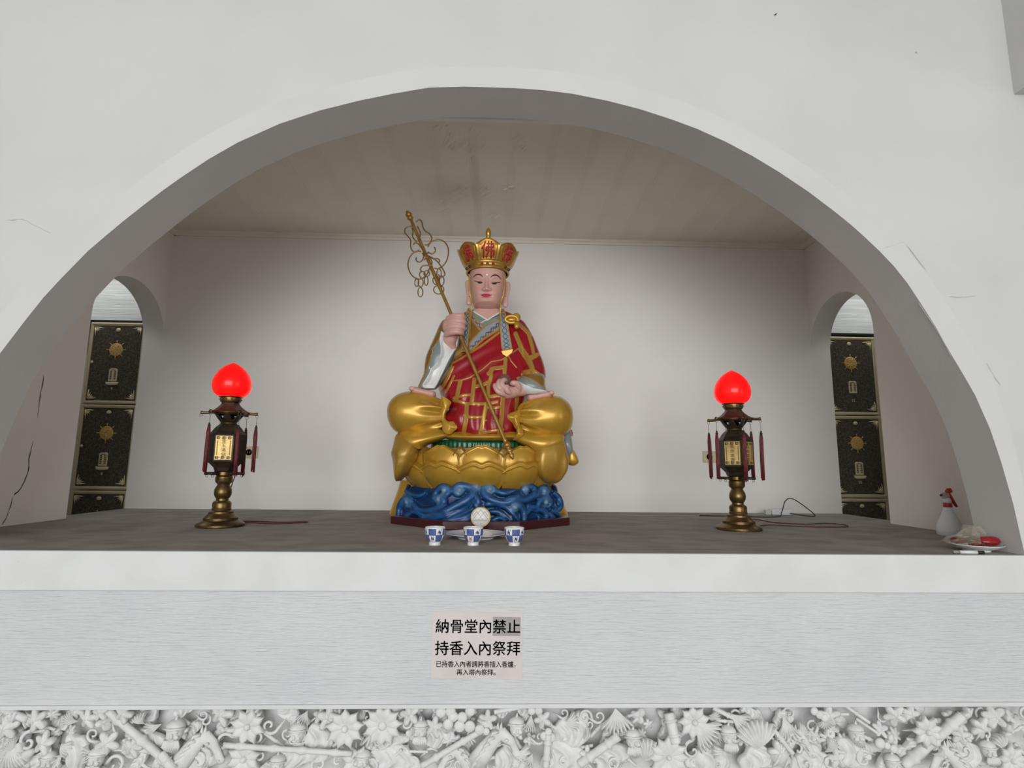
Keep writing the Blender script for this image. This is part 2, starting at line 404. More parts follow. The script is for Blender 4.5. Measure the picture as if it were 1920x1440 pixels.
crack('crack', [on_x(x, y, XL+.0008) for x, y in jag([(61, 828), (56, 858), (54, 880), (46, 902), (36, 918), (26, 930)], 14, 1.6)], .0030, M_DARK, WL, (1, 0, 0))
crack('crack', [on_x(x, y, XL+.0008) for x, y in jag([(24, 932), (18, 952), (12, 972), (4, 985)], 8, 1.0)], .0024, M_DARK, WL, (1, 0, 0))
def fcrack(pts, n, amp, wd, m=M_DARK2, Y=-0.0042): crack('crack', [at(x, y, Y) for x, y in jag(pts, n, amp)], wd, m, WALL_FRONT, (0, 1, 0))
fcrack([(10, 413), (28, 411), (45, 412), (60, 420), (78, 428), (94, 436)], 14, 1.0, .0011)
fcrack([(1652, 467), (1675, 460), (1696, 453)], 8, .6, .0009)
fcrack([(1780, 556), (1800, 557), (1832, 554)], 8, .5, .0011)
fcrack([(1700, 458), (1712, 474), (1738, 508)], 8, .6, .0012)
fcrack([(1850, 680), (1862, 700), (1876, 722)], 8, .6, .0010)
fcrack([(1783, 668), (1770, 642), (1746, 603), (1722, 568)], 10, .5, .0016, mat('edge_wear', (.42, .42, .40), .9))
crack('crack', [(x+n_[0]*.0012, -.0006, z+n_[1]*.0012) for (x, z), n_ in zip(RING[9:-6], N2[9:-6])], .0012, M_DARK2, WALL_FRONT, (0, 1, 0))
fcrack([(1452, 28), (1457, 25)], 3, .3, .003, M_DARK); fcrack([(1717, 96), (1721, 99)], 3, .3, .002)
fcrack([(33, 1053), (34, 1054.5)], 2, .1, .002, M_DARK2, -.0126); fcrack([(47, 1087), (48.5, 1088)], 2, .1, .002, M_DARK2, -.0126)

# ---------------------------------------------------------------- lettering
def text_bm(s, w=None, h=None, depth=0.001, weight=0.0, vertical=False):
    """outlines of the characters, flat in x-z facing -y, fitted into w x h about the origin"""
    cu = bpy.data.curves.new('t', 'FONT'); cu.body = s; cu.size = 1.0; cu.extrude = 0.0; cu.offset = weight; cu.resolution_u = 3
    if vertical: cu.body = '\n'.join(s); cu.space_line = 0.95
    cu.align_x = 'CENTER'
    ob = bpy.data.objects.new('t', cu); C.objects.link(ob); dg = bpy.context.evaluated_depsgraph_get(); dg.update()
    me = bpy.data.meshes.new_from_object(ob.evaluated_get(dg)); bpy.data.objects.remove(ob); bpy.data.curves.remove(cu)
    bm = bmesh.new(); bm.from_mesh(me); bpy.data.meshes.remove(me)
    if len(bm.verts) == 0: return bm
    if len(bm.verts):
        xs = [v.co.x for v in bm.verts]; ys = [v.co.y for v in bm.verts]
        x0, x1, y0, y1 = min(xs), max(xs), min(ys), max(ys); kx = w/(x1-x0) if w else None; ky = h/(y1-y0) if h else None
        kx = kx or ky; ky = ky or kx
        for v in bm.verts: v.co = Vector(((v.co.x-(x0+x1)/2)*kx, 0, (v.co.y-(y0+y1)/2)*ky))
    r = bmesh.ops.extrude_face_region(bm, geom=bm.faces[:]); bmesh.ops.translate(bm, vec=(0, -depth, 0), verts=[e for e in r['geom'] if isinstance(e, bmesh.types.BMVert)])
    return bm
def put_text(mb, s, M, **k):
    bm = text_bm(s, **k); bmesh.ops.transform(bm, matrix=M, verts=bm.verts[:]); mb.frombm(bm, False)
def T(x, y, z): return Matrix.Translation((x, y, z))

# ---------------------------------------------------------------- lockers behind the side openings
M_DOOR = mat('speckled_bronze_panel', (0.046, 0.037, 0.026), 0.45, 0.15, var=(0.125, 0.103, 0.072), var_scale=170, detail=2.0, var_lo=0.45, var_hi=0.62)
M_GFRAME = mat('champagne_gold_frame', (0.66, 0.57, 0.38), 0.40, 0.35)
M_GEMB = mat('gold_emblem', (0.72, 0.46, 0.16), 0.45, 0.3, var=(0.38, 0.22, 0.07), var_scale=160, bump=0.6, bump_scale=190)
M_PLATE = mat('pale_brass_relief', (0.72, 0.61, 0.39), 0.42, 0.3)
M_PLDARK = mat('engraved_dark', (0.05, 0.04, 0.025), 0.6)
def locker(number, label, boat=True):
    t = empty('urn_locker'); tag(t, label, 'locker', 'urn lockers behind the alcove')
    W, Hh, fr = 0.40, 0.600, 0.026
    MB().box((-W/2+.002, 0.012, .002), (W/2-.002, 0.12, Hh-.002)).build('body', M_GFRAME, t)
    m = MB()
    for lo, hi in (((-W/2+.002, 0, .002), (-W/2+fr, .014, Hh-.002)), ((W/2-fr, 0, .002), (W/2-.002, .014, Hh-.002)),
                   ((-W/2+fr, 0, Hh-fr), (W/2-fr, .014, Hh-.002)), ((-W/2+fr, 0, .002), (W/2-fr, .014, fr))):
        m.box(lo, hi, bev=0.003)
    for lo, hi in (((-W/2+.010, -.004, .010), (-W/2+.016, .002, Hh-.010)), ((W/2-.016, -.004, .010), (W/2-.010, .002, Hh-.010)),
                   ((-W/2+.016, -.004, Hh-.016), (W/2-.016, .002, Hh-.010)), ((-W/2+.016, -.004, .010), (W/2-.016, .002, .016))):
        m.box(lo, hi, bev=.001)
    m.build('frame', M_GFRAME, t)
    d = MB().box((-W/2+fr+.001, 0.003, fr+.001), (W/2-fr-.001, 0.013, Hh-fr-.001), bev=.002).build('door', M_DOOR, t)
    top = Hh-fr; y0 = 0.003
    # wheel emblem with eight spokes
    m = MB(); cz = top-0.178
    m.lathe([(0, .004), (.018, .006), (.030, .003), (.040, .0045), (.046, .003), (.049, 0)][::-1], n=32, M=T(0, y0, cz) @ Matrix.Rotation(PI/2, 4, 'X'))
    for k in range(8):
        a = PI*k/4
        m.tube([(.046*math.cos(a), y0-.001, cz+.046*math.sin(a)), (.064*math.cos(a), y0-.001, cz+.064*math.sin(a))], [.0025, .0034], n=6)
        m.ball((.066*math.cos(a), y0-.001, cz+.066*math.sin(a)), .0036, 8, 6)
        m.tube([(.014*math.cos(a), y0-.005, cz+.014*math.sin(a)), (.036*math.cos(a+.35), y0-.004, cz+.036*math.sin(a+.35))], .0022, n=5)
    m.build('wheel_emblem', M_GEMB, d)
    cz = top-0.362
    m = MB(); m.prism([(-.030, -.046), (.030, -.046), (.030, .040), (.016, .047), (-.016, .047), (-.030, .040)], -.005, T(0, y0, cz), bev=.001)
    if boat: m.prism([(-.046, -.052), (.046, -.052), (.040, -.070), (.020, -.074), (-.020, -.074), (-.040, -.070)], -.008, T(0, y0, cz), bev=.002)
    p = m.build('name_plaque', M_PLATE, d)
    m = MB()
    for x, hh in ((-.018, .030), (-.011, .030), (.011, .030), (.018, .030)):
        for k in range(5): m.box((x-.0022, y0-.0066, cz-.032+k*.013), (x+.0022, y0-.0048, cz-.023+k*.013))
    m.box((-.014, y0-.0066, cz+.034), (.014, y0-.0048, cz+.038)); m.build('engraving', M_PLDARK, p)
    m = MB(); put_text(m, number, T(0, y0-.0008, top-.462), h=.020, depth=.001, weight=.01); m.build('number', M_PLATE, d)
    m = MB(); m.ball((0, y0, top-.030), (.017, .005, .014), 16, 8); m.build('button', M_PLATE, d)
    m = MB(); m.ball((-W/2+fr+.012, y0, top-.270), (.010, .005, .010), 14, 8); m.build('lock', M_PLATE, d)
    for sx in (-1, 1):
        for sz in (-1, 1):
            m = MB(); cx = sx*(W/2-fr-.012); cz2 = (Hh/2)+sz*(Hh/2-fr-.014)
            def leaf(x0, z0, x1, z1, wd):
                m.tube([(cx-sx*x0, y0-.001, cz2-sz*z0), (cx-sx*(x0+x1)/2, y0-.002, cz2-sz*(z0+z1)/2), (cx-sx*x1, y0-.001, cz2-sz*z1)], [wd, wd*.8, wd*.15], n=6)
            leaf(.0, .0, .062, .004, .006); leaf(.0, .0, .004, .066, .006); leaf(.008, .006, .040, .018, .005); leaf(.006, .008, .018, .042, .005); leaf(.006, .006, .030, .030, .006)
            m.ball((cx-sx*.012, y0-.002, cz2-sz*.012), (.012, .004, .012), 10, 6); m.build('corner_ornament', M_PLATE, d)
    return t
for (cx, rows) in ((-2.70, (('9', 'dark urn locker at top of the left opening, under the white board', True), ('8', 'second dark urn locker down in the left side opening', True), ('7', 'lowest urn locker in the left opening, half hidden by the ledge', True))),
                   (2.725, (('15', 'dark urn locker at top of the right opening, plaque without a stand', False), ('25', 'second dark urn locker down in the right side opening', True), ('35', 'lowest urn locker in the right opening, half hidden by the ledge', True)))):
    for k, (num, lab, boat) in enumerate(rows):
        t = locker(num, lab, boat); t.location = (cx, 1.90, (1.324 if cx < 0 else 1.312)-0.6015*(k+1))

# ---------------------------------------------------------------- lotus lamps
M_BRASS = mat('aged_brass', (0.20, 0.128, 0.050), 0.34, 0.85, var=(0.080, 0.050, 0.022), var_scale=14, bump=0.15, bump_scale=60)
M_BRASSD = mat('dark_bronze', (0.060, 0.045, 0.027), 0.45, 0.6, var=(0.030, 0.022, 0.014), var_scale=20)
M_ROOF = mat('brown_bronze_roof', (0.105, 0.060, 0.040), 0.42, 0.55, var=(0.07, 0.042, 0.028), var_scale=16)
M_PANEL = mat('gilt_panel', (0.62, 0.44, 0.16), 0.42, 0.45, var=(0.40, 0.27, 0.09), var_scale=22)
M_BULB = mat('glowing_red_shade', (0.45, 0.002, 0.003), 0.22, coat=0.25, spec=.25, emit=(1.0, 0.0012, 0.003), emit_s=0.98, var=(0.55, 0.015, 0.006), var_scale=5)
M_TASSEL = mat('dark_red_tassel_thread', (0.150, 0.022, 0.024), 0.6, var=(0.085, 0.012, 0.016), var_scale=60, bump=0.6, bump_scale=120, bump_stretch=(1, 1, .08))
M_BEAD = mat('black_bead', (0.02, 0.022, 0.02), 0.25)
M_WIRE = mat('steel_wire', (0.14, 0.135, 0.13), 0.4, 0.6)
def lamp(loc, rz, chars, label, missing=(), gilt=(4,)):
    k = 0.000648; h = lambda y: (1365-y)*k; R = lambda r: r*k
    t = empty('lotus_lamp', loc, 0); tag(t, label, 'lamp', 'red lotus lamps on the altar ledge')
    P = lambda seq: [(R(r), h(y)) for r, y in seq]
    MB().lathe(P([(166, 1365), (174, 1358), (174, 1344), (166, 1336), (140, 1322), (124, 1314), (124, 1296), (116, 1290), (98, 1272), (90, 1262), (90, 1250), (72, 1244), (68, 1240)]), n=64).build('base', M_BRASS, t, auto=35)
    MB().lathe(P([(68, 1240), (70, 1228), (66, 1222), (68, 1188), (62, 1176), (46, 1166), (44, 1152), (54, 1140), (62, 1120), (64, 1100), (60, 1078), (50, 1058), (44, 1046), (46, 1038), (56, 1030), (62, 1018), (62, 984), (56, 978), (64, 970), (64, 948), (58, 942)]), n=48).build('stem', M_BRASS, t, auto=35)
    a0 = rz
    m = MB()
    for i in range(6):
        a = a0+PI*i/3; r0, r1 = R(50), R(134)
        m.tube([(r0*math.cos(a), r0*math.sin(a), h(958)), (r1*math.cos(a), r1*math.sin(a), h(958))], R(11), n=8)
        m.ball((r1*math.cos(a), r1*math.sin(a), h(958)), R(13), 8, 6)
        m.tube([(r1*.93*math.cos(a)+.006*math.cos(q), r1*.93*math.sin(a), h(978)+.006*math.sin(q)) for q in np.linspace(0, 2*PI, 12, endpoint=False)], .0010, n=5, closed=True)
    m.build('spur_ring', M_BRASSD, t)
    b = MB().lathe(P([(62, 942), (74, 938), (84, 912), (112, 884), (134, 868), (136, 862)])+P([(134, 856), (134, 664), (138, 656), (130, 646), (116, 630), (100, 606), (84, 588), (66, 574), (58, 566), (62, 560)]), n=6, smooth=False, flat=a0).build('lantern_body', M_BRASSD, t)
    # gilt inscription panels on the faces; shade of the others painted as dark bronze
    ap = R(134)*math.cos(PI/6); sw = R(134)*0.5-.004
    for i in range(6):
        a = a0+PI*i/3+PI/6
        M = Matrix.Rotation(a+PI/2, 4, 'Z')
        zc = (h(856)+h(664))/2; hh = (h(664)-h(856))/2-.003
        pn = MB().box((-sw+.002, -ap-.003, zc-hh), (sw-.002, -ap+.001, zc+hh), M=M).build('inscription_panel', M_PANEL if i in gilt else M_BRASSD, b)
        if i not in gilt: continue
        m = MB(); yy = -ap-.003
        for q in (-1, 0, 1):
            for sz, hgt in ((1, .010), (-1, .010)):
                z = zc+sz*(hh-.010)
                for e in (-1, 0, 1): m.box((q*.026-.009+(.001 if e else 0), yy-.0012, z-.007+(e+1)*.0052), (q*.026+.009-(.004 if e else 0), yy, z-.0036+(e+1)*.0052), M=M)
                m.box((q*.026-.009, yy-.0012, z-.007), (q*.026-.005, yy, z+.0065), M=M)
        for sx in (-1, 1):
            for z in np.linspace(zc-hh+.026, zc+hh-.026, 11):
                m.box((sx*.029-.0026, yy-.0012, z-.0028), (sx*.029+.0026, yy, z-.0004), M=M); m.box((sx*.029-.0026, yy-.0012, z+.0006), (sx*.029+.0016, yy, z+.0026), M=M)
        for j, ch in enumerate(chars): put_text(m, ch, M @ T(0, yy, zc+(1.5-j)*.0222), w=.020, h=.0185, depth=.0012)
        m.build('raised_characters', M_PLDARK, pn)
    # pierced cup under the roof: six ribs with gaps between
    cup = MB(); nb = 72
    zz = np.linspace(h(566), h(488), 14)
    def cr(z): q = (z-h(566))/(h(488)-h(566)); return R(48+62*q**0.8)
    V = []; F = []
    for i in range(nb):
        a = 2*PI*i/nb
        for z in zz: V.append((cr(z)*math.cos(a), cr(z)*math.sin(a), z))
    nz = len(zz)
    for i in range(nb):
        am = (i+.5)*360/nb - math.degrees(a0); d = abs(((am+30) % 60)-30)   # angle from the nearest rib
        for j in range(nz-1):
            q = (j+.5)/(nz-1)
            hole = 0.28 < q < 0.82 and d < 5+13*(q-.28)/.54
            if hole: continue
            F.append((i*nz+j, ((i+1) % nb)*nz+j, ((i+1) % nb)*nz+j+1, i*nz+j+1))
    cup.add(V, F); c = cup.build('pierced_cup', M_BRASSD, t, recalc=False)
    sol = c.modifiers.new('s', 'SOLIDIFY'); sol.thickness = .003
    MB().lathe(P([(52, 570), (60, 566), (52, 560)]), n=36).build('neck_ring', M_BRASS, t)
    # concave hexagonal roof with horns
    m = MB(); prof = P([(150, 488), (152, 482), (140, 472), (112, 456), (88, 436), (70, 416), (64, 402), (60, 398)])
    m.lathe([(0.02, h(484))]+prof, n=6, smooth=False, flat=a0)
    m.build('roof', M_ROOF, t)
    m = MB(); prv = []
    for i in range(6):
        a = a0+PI*i/3; ca, sa = math.cos(a), math.sin(a)
        m.tube([(R(q)*ca, R(q)*sa, h(z)) for q, z in ((120, 478), (150, 484), (175, 486), (196, 485), (206, 484))], [.0075, .0072, .0068, .0078, .0092], n=8)
        e1 = (R(150)*ca, R(150)*sa, h(484)); b2 = a+PI/3; e2 = (R(150)*math.cos(b2), R(150)*math.sin(b2), h(484))
        m.tube([e1, e2], .0034, n=6)
    m.build('eave_horns', M_BRASS, t)
    m = MB().lathe(P([(60, 404), (74, 394), (77, 388), (77, 362), (88, 356), (90, 350)]), n=48)
    for i in range(12):
        a = 2*PI*i/12; m.ball((R(77)*math.cos(a), R(77)*math.sin(a), h(375)), (.005, .005, .004), 8, 6)
    m.build('bulb_collar', M_BRASS, t, auto=35)
    MB().lathe(P([(84, 356), (104, 345), (126, 324), (140, 294), (145, 258), (142, 226), (133, 194), (117, 163), (96, 136), (72, 113), (48, 96), (27, 85), (10, 77), (0, 74)]), n=64).build('bulb_shade', M_BULB, t)
    for i in range(6):
        a = a0+PI*i/3; x, y = R(202)*math.cos(a), R(202)*math.sin(a); z = h(492)
        hk = MB(); rr = .0075
        hk.tube([(x+rr*math.sin(q), y, z-rr-rr*math.cos(q)) for q in np.linspace(.2, 2*PI-.2, 16)], .0009, n=5)
        if i in missing: hk.build('hook', M_WIRE, t); continue
        lean = random.uniform(-.02, .02); lx = lambda dz: x+lean*dz
        z1 = z-2*rr; z2 = z1-random.uniform(.038, .050)
        hk.tube([(x, y, z1), (lx(.05), y, z2)], .0011, n=5)
        ts = MB()
        n_ = 7; tip = z2-.250+random.uniform(-.006, .012)
        for s_ in range(n_):
            q = 2*PI*s_/n_ if s_ else 0; rr_ = .0062 if s_ else 0
            xo, yo = rr_*math.cos(q), rr_*math.sin(q); ee = random.uniform(-.006, .010)
            ts.tube([(lx(.06)+xo*.6, y+yo*.6, z2-.018), (lx(.1)+xo, y+yo, z2-.05), (lx(.2)+xo*1.1+random.uniform(-.001, .001), y+yo*1.1, z2-.15), (lx(.3)+xo*1.2, y+yo*1.2, tip+ee)], [.0034, .0040, .0038, .0026], n=7)
        to = ts.build('tassel', M_TASSEL, t)
        hk.build('hook', M_WIRE, to)
        bd = MB().ball((lx(.05), y, z2-.004), (.0048, .0048, .005)).ball((lx(.055), y, z2-.013), (.0072, .0072, .006)).ball((lx(.055), y, z2-.021), (.0066, .0066, .004)); bd.build('bead', M_BEAD, to)
    return t
LAMP_L = lamp((-1.325, 0.79, 0), math.radians(15), '金玉滿堂', 'red lotus lamp on left of the ledge, one tassel missing, before a beige wall socket', missing=(3,))
LAMP_R = lamp((1.319, 0.79, 0), math.radians(-34), '長命富貴', 'red lotus lamp on right of the ledge, all its tassels hanging', gilt=(4, 5))

# wall sockets, cords, power adapter
M_BEIGE = mat('aged_beige_plastic', (0.60, 0.51, 0.34), 0.45)
M_CORDB = mat('black_cord', (0.035, 0.028, 0.03), 0.5); M_CORDR = mat('dark_red_cord', (0.085, 0.018, 0.018), 0.5)
M_OUTLET = mat('socket_dark_beige', (0.33, 0.27, 0.17), 0.5)  # darker beige for the outlet faces
def socket(x0, x1, z0, z1, label):
    c = ((x0+x1)/2, YB, (z0+z1)/2); t = empty('wall_socket', c); tag(t, label, 'socket')
    W, Hh = (x1-x0)/2, (z1-z0)/2
    MB().box((-W, -.010, -Hh), (W, 0, Hh), bev=.003).build('cover_plate', M_BEIGE, t)
    for sx in (-1, 1):
        m = MB()
        for dx in (-.008, .008): m.box((sx*W*.45+dx-.0015, -.0115, -.010), (sx*W*.45+dx+.0015, -.009, .010))
        m.lathe([(.022, 0), (.022, .001), (.020, .001)], n=24, M=T(sx*W*.45, -.009, 0) @ Matrix.Rotation(PI/2, 4, 'X'))
        m.build('outlet', M_OUTLET, t)
    return t
S1 = socket(-1.83, -1.607, .350, .432, 'beige double wall socket on the back wall behind the left lamp')
S2 = socket(1.545, 1.72, .352, .434, 'beige wall socket mostly hidden behind the right lamp')
M_PLUG = mat('dark_red_plug', (0.14, 0.02, 0.03), 0.4)
def cord(name, pts, r, m, label, n=60, plug=None):
    P = spline(pts, n); o = empty(name, tuple(P[0])); tag(o, label, 'cord')
    MB().tube([tuple(p) for p in P], r, n=7).build('cable', m, o, world=True)
    if plug: MB().tube(plug, [.012, .016, .010], n=10).build('plug', M_PLUG, o, world=True)
    return o
sx, sz = -1.77, .392
cord('lamp_cord', [(sx-.03+.01, YB-.05, sz), (-1.70, YB-.10, .32), (-1.66, 1.60, .16), (-1.62, 1.42, .045), (-1.50, 1.20, .006), (-1.38, 1.0, .005), (-1.33, .93, .006)], .0034, M_CORDB, 'thin dark cord running from the beige socket down to the left lamp', plug=[(sx-.02, YB-.012, sz), (sx-.02, YB-.035, sz), (sx-.02, YB-.055, sz)])
cord('lamp_cord', [(-1.30, .915, .005), (-1.22, .93, .005), (-1.10, .90, .005), (-.98, .95, .005), (-.955, .985, .005), (-.98, 1.005, .005), (-1.10, .965, .005), (-1.20, 1.0, .005), (-1.31, .99, .006)], .0030, M_CORDR, 'dark red loop of cord on the ledge beside the left lamp')
cord('lamp_cord', [tuple(at(1404, 966, 1.62)*0+np.array(p)) for p in ((1.40, 1.56, .005), (1.62, 1.52, .005), (1.88, 1.50, .005), (1.96, 1.58, .03), (2.0, 1.60, .10), (2.05, 1.60, .115), (2.14, 1.58, .05), (2.17, 1.56, .006), (2.12, 1.64, .006), (2.06, 1.66, .015))], .0034, M_CORDB, 'black cord arching up beside the white adapter on the right')
cord('lamp_cord', [(1.44, 1.28, .005), (1.60, 1.35, .005), (1.66, 1.30, .005), (1.68, 1.13, .005), (1.80, 1.05, .005), (1.97, 1.10, .005), (2.03, 1.03, .005), (1.97, .92, .005), (1.84, .90, .005), (1.70, .93, .005), (1.58, .99, .005), (1.46, .90, .006)], .0030, M_CORDR, 'dark red cord looping over the ledge right of the right lamp')
t = empty('power_adapter', (2.02, 1.70, 0)); tag(t, 'white plastic power adapter on the ledge by the back wall', 'adapter')
M_WPLAST = mat('white_plastic', (0.74, 0.75, 0.75), 0.4)
MB().box((-.075, -.025, 0.001), (.075, .025, .038), bev=.006).build('body', M_WPLAST, t)
MB().box((-.115, -.018, 0.001), (-.077, .018, .034), bev=.004).build('end_cap', mat('pale_grey_plastic', (.55, .55, .53), .5), t)

# ---------------------------------------------------------------- offerings at the front
M_PORC = mat('white_porcelain', (0.80, 0.80, 0.79), 0.12, coat=0.5)
M_CUPP = mat('painted_porcelain', (1, 1, 1), 0.14, coat=0.5, attr='paint')
def cup(px, py, rot, label, pink):
    p = at(px, py, 0.19); t = empty('tea_cup', (p[0], 0.19, 0.0), rot); tag(t, label, 'cup', 'blue and white cups before the statue')
    q = .000486
    prof = [(47, 0), (48, 1), (47, 22), (50, 27), (60, 38), (70, 56), (77, 78), (81, 108), (83, 140), (82, 143), (80, 142), (78, 110), (73, 76), (64, 52), (50, 36), (0, 32)]
    pr = spline([(a*q, b*q) for a, b in prof], 90)
    n = 160; m = MB(); m.lathe([(max(0, a), b) for a, b in pr], n=n); o = m.build('bowl', M_CUPP, t)
    V = get_v(o); ang = np.degrees(np.arctan2(V[:, 1], V[:, 0])) % 360; z = V[:, 2]/q; rad = np.hypot(V[:, 0], V[:, 1])/q
    col = np.tile([.80, .80, .79, 0.], (len(V), 1)); out = rad > np.interp(z, [27, 56, 78, 108, 143], [46, 66, 74, 79.5, 81.2])
    row = (z > 84).astype(int); cell = (ang//45).astype(int); u = (ang % 45)/45-.5; w_ = np.where(row == 1, (z-110)/48, (z-60)/46)
    band = out & (z > 32) & (z < 136)
    blue = band & ((cell+row) % 2 == 0); col[blue, :3] = (.075, .105, .30)
    shade = np.sin(ang*3.1+z*.4)*np.sin(z*.9+ang*.7); col[blue & (shade > .25), :3] = (.11, .15, .37)
    wh = band & ~((cell+row) % 2 == 0)
    blob = np.hypot(u*1.25, w_+.05+.12*np.sin(u*14)) < .27+.07*np.sin(ang*.9+cell*2.0)
    col[wh & blob, :3] = (.05, .075, .26)
    if pink: 
        pk = wh & blob & (row == 0) & (cell == 6); col[pk, :3] = (.55, .22, .20)
        col[wh & blob & (row == 0) & (cell == 5), :3] = (.55, .22, .20)
    stem = wh & (np.abs(u-.25*np.sin(w_*5)) < .035); col[stem, :3] = (.03, .04, .12)
    line = band & ((np.abs(z-84) < 1.3) | (np.abs(u) > .475)); col[line, :3] = (.04, .05, .16)
    paint(o, col)
    return t
cup(815, 1021, 0.2, 'small blue and white chequered cup, leftmost of the row of three', False)
cup(887, 1022, 0.1, 'small blue and white cup with a pink patch, middle of the row of three', True)
cup(964, 1023, 0.55, 'small blue and white chequered cup, rightmost of the row of three', False)
def dish(name, c, Rr, hh, label, foot=0.6):
    t = empty(name, c); tag(t, label, 'plate')
    MB().lathe([(Rr*foot*.96, 0.0), (Rr*foot, .001), (Rr*foot, hh*.22), (Rr*.8, hh*.55), (Rr, hh), (Rr*.995, hh+.002), (Rr*.97, hh+.001), (Rr*.76, hh*.62), (Rr*.58, hh*.38), (0, hh*.36)], n=72).build('dish', M_PORC, t, auto=40)
    return t
p = at(892, 1010, .40); dish('saucer', (p[0], .40, 0), .132, .022, 'white porcelain saucer on the ledge behind the middle cup')
# round mirror
p = at(901, 970, .60); t = empty('round_mirror', (p[0], .62, 0)); tag(t, 'small round gold-rimmed disc with red lattice, standing before the statue base', 'mirror')
cz = at(901, 970, .61)[2]; r = .0455
Mx = T(0, 0, cz) @ Matrix.Rotation(math.radians(84), 4, 'X')
m = MB(); m.tube([Mx @ Vector((r*math.cos(a), r*math.sin(a), 0)) for a in np.linspace(0, 2*PI, 64, endpoint=False)], .0035, n=8, closed=True); m.build('rim', mat('brass_rim', (.42, .28, .10), .35, .8), t)
m = MB(); m.lathe([(r, -.002), (r, .0015), (0, .0018)], n=48, M=Mx); m.build('face', mat('disc_white', (.86, .85, .83), .25), t)
m = MB()  # lines and grey band drawn as a fixed pattern on the face
for a, b in (((-.034, -.008), (0, .036)), ((.034, -.008), (0, .036)), ((-.02, .026), (.012, -.014)), ((.02, .026), (-.012, -.014)), ((0, -.024), (0, -.034)), ((-.036, .004), (-.02, .026)), ((.036, .004), (.02, .026))):
    m.tube([Mx @ Vector((a[0], a[1], .0019)), Mx @ Vector((b[0], b[1], .0019))], .0008, n=5)
m.build('lattice_lines', mat('reddish_line', (.40, .22, .18), .5), t)
m = MB(); m.prism([(-.040, 0), (.040, 0), (.038, -.009), (-.038, -.009)], -.0012, Mx @ Matrix.Rotation(-PI/2, 4, 'X') @ T(0, -.0014, -.011)); m.build('grey_band', mat('disc_grey', (.42, .42, .38), .4), t)
m = MB(); m.tube([(-.03, .005, cz-r*.80), (-.032, .0, .004), (-.032, -.022, .003)], .003, n=6); m.tube([(.03, .005, cz-r*.80), (.032, 0, .004), (.032, -.022, .003)], .003, n=6); m.tube([(-.032, .0, .004), (.032, 0, .004)], .003, n=6); m.tube([(0, .005, cz), (0, .04, .003)], .003, n=6)
m.build('stand', mat('dark_wood', (.06, .02, .018), .4), t)

# spray bottle in the right corner
t = empty('spray_bottle', (2.283, 0.60, 0)); tag(t, 'translucent white spray bottle with red trigger beside the right wall', 'bottle')
M_TRANSL = mat('milky_plastic', (0.88, 0.89, 0.90), 0.38, trans=0.12, ior=1.2); M_RED = mat('red_plastic', (0.52, 0.035, 0.030), 0.35); M_CLEARP = mat('clear_grey_plastic', (.55, .53, .46), .3, trans=.3)
MB().lathe([(.066, 0), (.072, .005), (.073, .030), (.070, .050), (.056, .078), (.040, .104), (.030, .128), (.025, .142), (.021, .148)], n=48).build('body', M_TRANSL, t)
MB().lathe([(.0235, .146), (.0245, .149), (.0245, .166), (.023, .168)], n=36).build('ring', mat('crimson_ring', (.45, .02, .05), .35), t)
MB().lathe([(.0225, .168), (.0225, .180), (.018, .192), (.014, .194)], n=32).build('collar', M_WPLAST, t)
m = MB(); m.box((-.026, -.012, .192), (.010, .012, .226), M=Matrix.Rotation(math.radians(-12), 4, 'Y') @ T(-.045, 0, 0), bev=.004) if 0 else m.box((-.026, -.013, .190), (.012, .013, .222), bev=.005)
m.tube([(-.024, 0, .213), (-.036, 0, .208)], [.007, .0045], n=10); m.build('head', M_CLEARP, t)
MB().tube([(-.030, 0, .2105), (-.041, 0, .206)], [.0055, .0055], n=10).build('nozzle', M_BLACK, t)
m = MB(); m.tube([(.000, 0, .224), (.012, 0, .231), (.026, 0, .232), (.034, 0, .226)], [.010, .014, .014, .009], n=12); m.tube([(.008, 0, .222), (.026, 0, .195), (.046, 0, .166), (.058, 0, .150)], [.013, .014, .011, .009], n=12, flat=(.75, 1)); m.build('trigger', M_RED, t)

for ch_ in t.children: ch_.data.transform(Matrix.Diagonal((.77, .77, .93, 1)))

# plate of wrapped red offerings at the right end
PX = 1.968; FS = .72
dish('offering_plate', (PX, .100, 0), .089, .026, 'white plate at the right end of the ledge holding red offerings', .5)
M_REDF = mat('glossy_red_skin', (0.30, 0.006, 0.014), 0.25, coat=0.35, var=(.22, .004, .010), var_scale=20); M_BRF = mat('dull_brown_red_skin', (0.13, 0.022, 0.018), 0.4, coat=.1, var=(0.08, .018, .014), var_scale=30)
def fruit(c, L, w_, hh, rot, m_, label, seed):
    t = empty('red_fruit', c, rot); tag(t, label, 'fruit', 'red offerings on the right plate')
    r = np.random.default_rng(seed); nu, nv = 40, 28; G = []
    for i in range(nu):
        row = []
        s_ = i/(nu-1)*2-1; rad = (1-abs(s_)**2.4)**.5*(1+.16*s_)
        for j in range(nv):
            a = 2*PI*j/nv; rib = 1+.05*math.cos(5*a+seed)*rad
            row.append((s_*L, w_*rad*rib*math.cos(a), hh+hh*rad*rib*math.sin(a)))
        G.append(row)
    MB().grid(G, wrapv=True).build('skin', m_, t); MB().tube([(L*.98, 0, hh), (L*1.08, 0, hh*1.1)], [.004, .003], n=6).build('stalk', M_BRF, t); return t
zt = .026*.36+.001
fruit((PX+.038, .090, zt+.010), .046, .028, .0195, -.10, M_REDF, 'bright glossy red fruit at the right of the plate', 2)
fruit((PX-.020, .078, zt+.003), .030, .024, .0175, .35, M_BRF, 'dark red fruit in the middle of the plate, under the clear bag', 4)
fruit((PX-.066, .105, zt+.017), .034, .021, .014, .08, M_BRF, 'brownish red fruit at the left rim of the plate, inside the clear bag', 6)
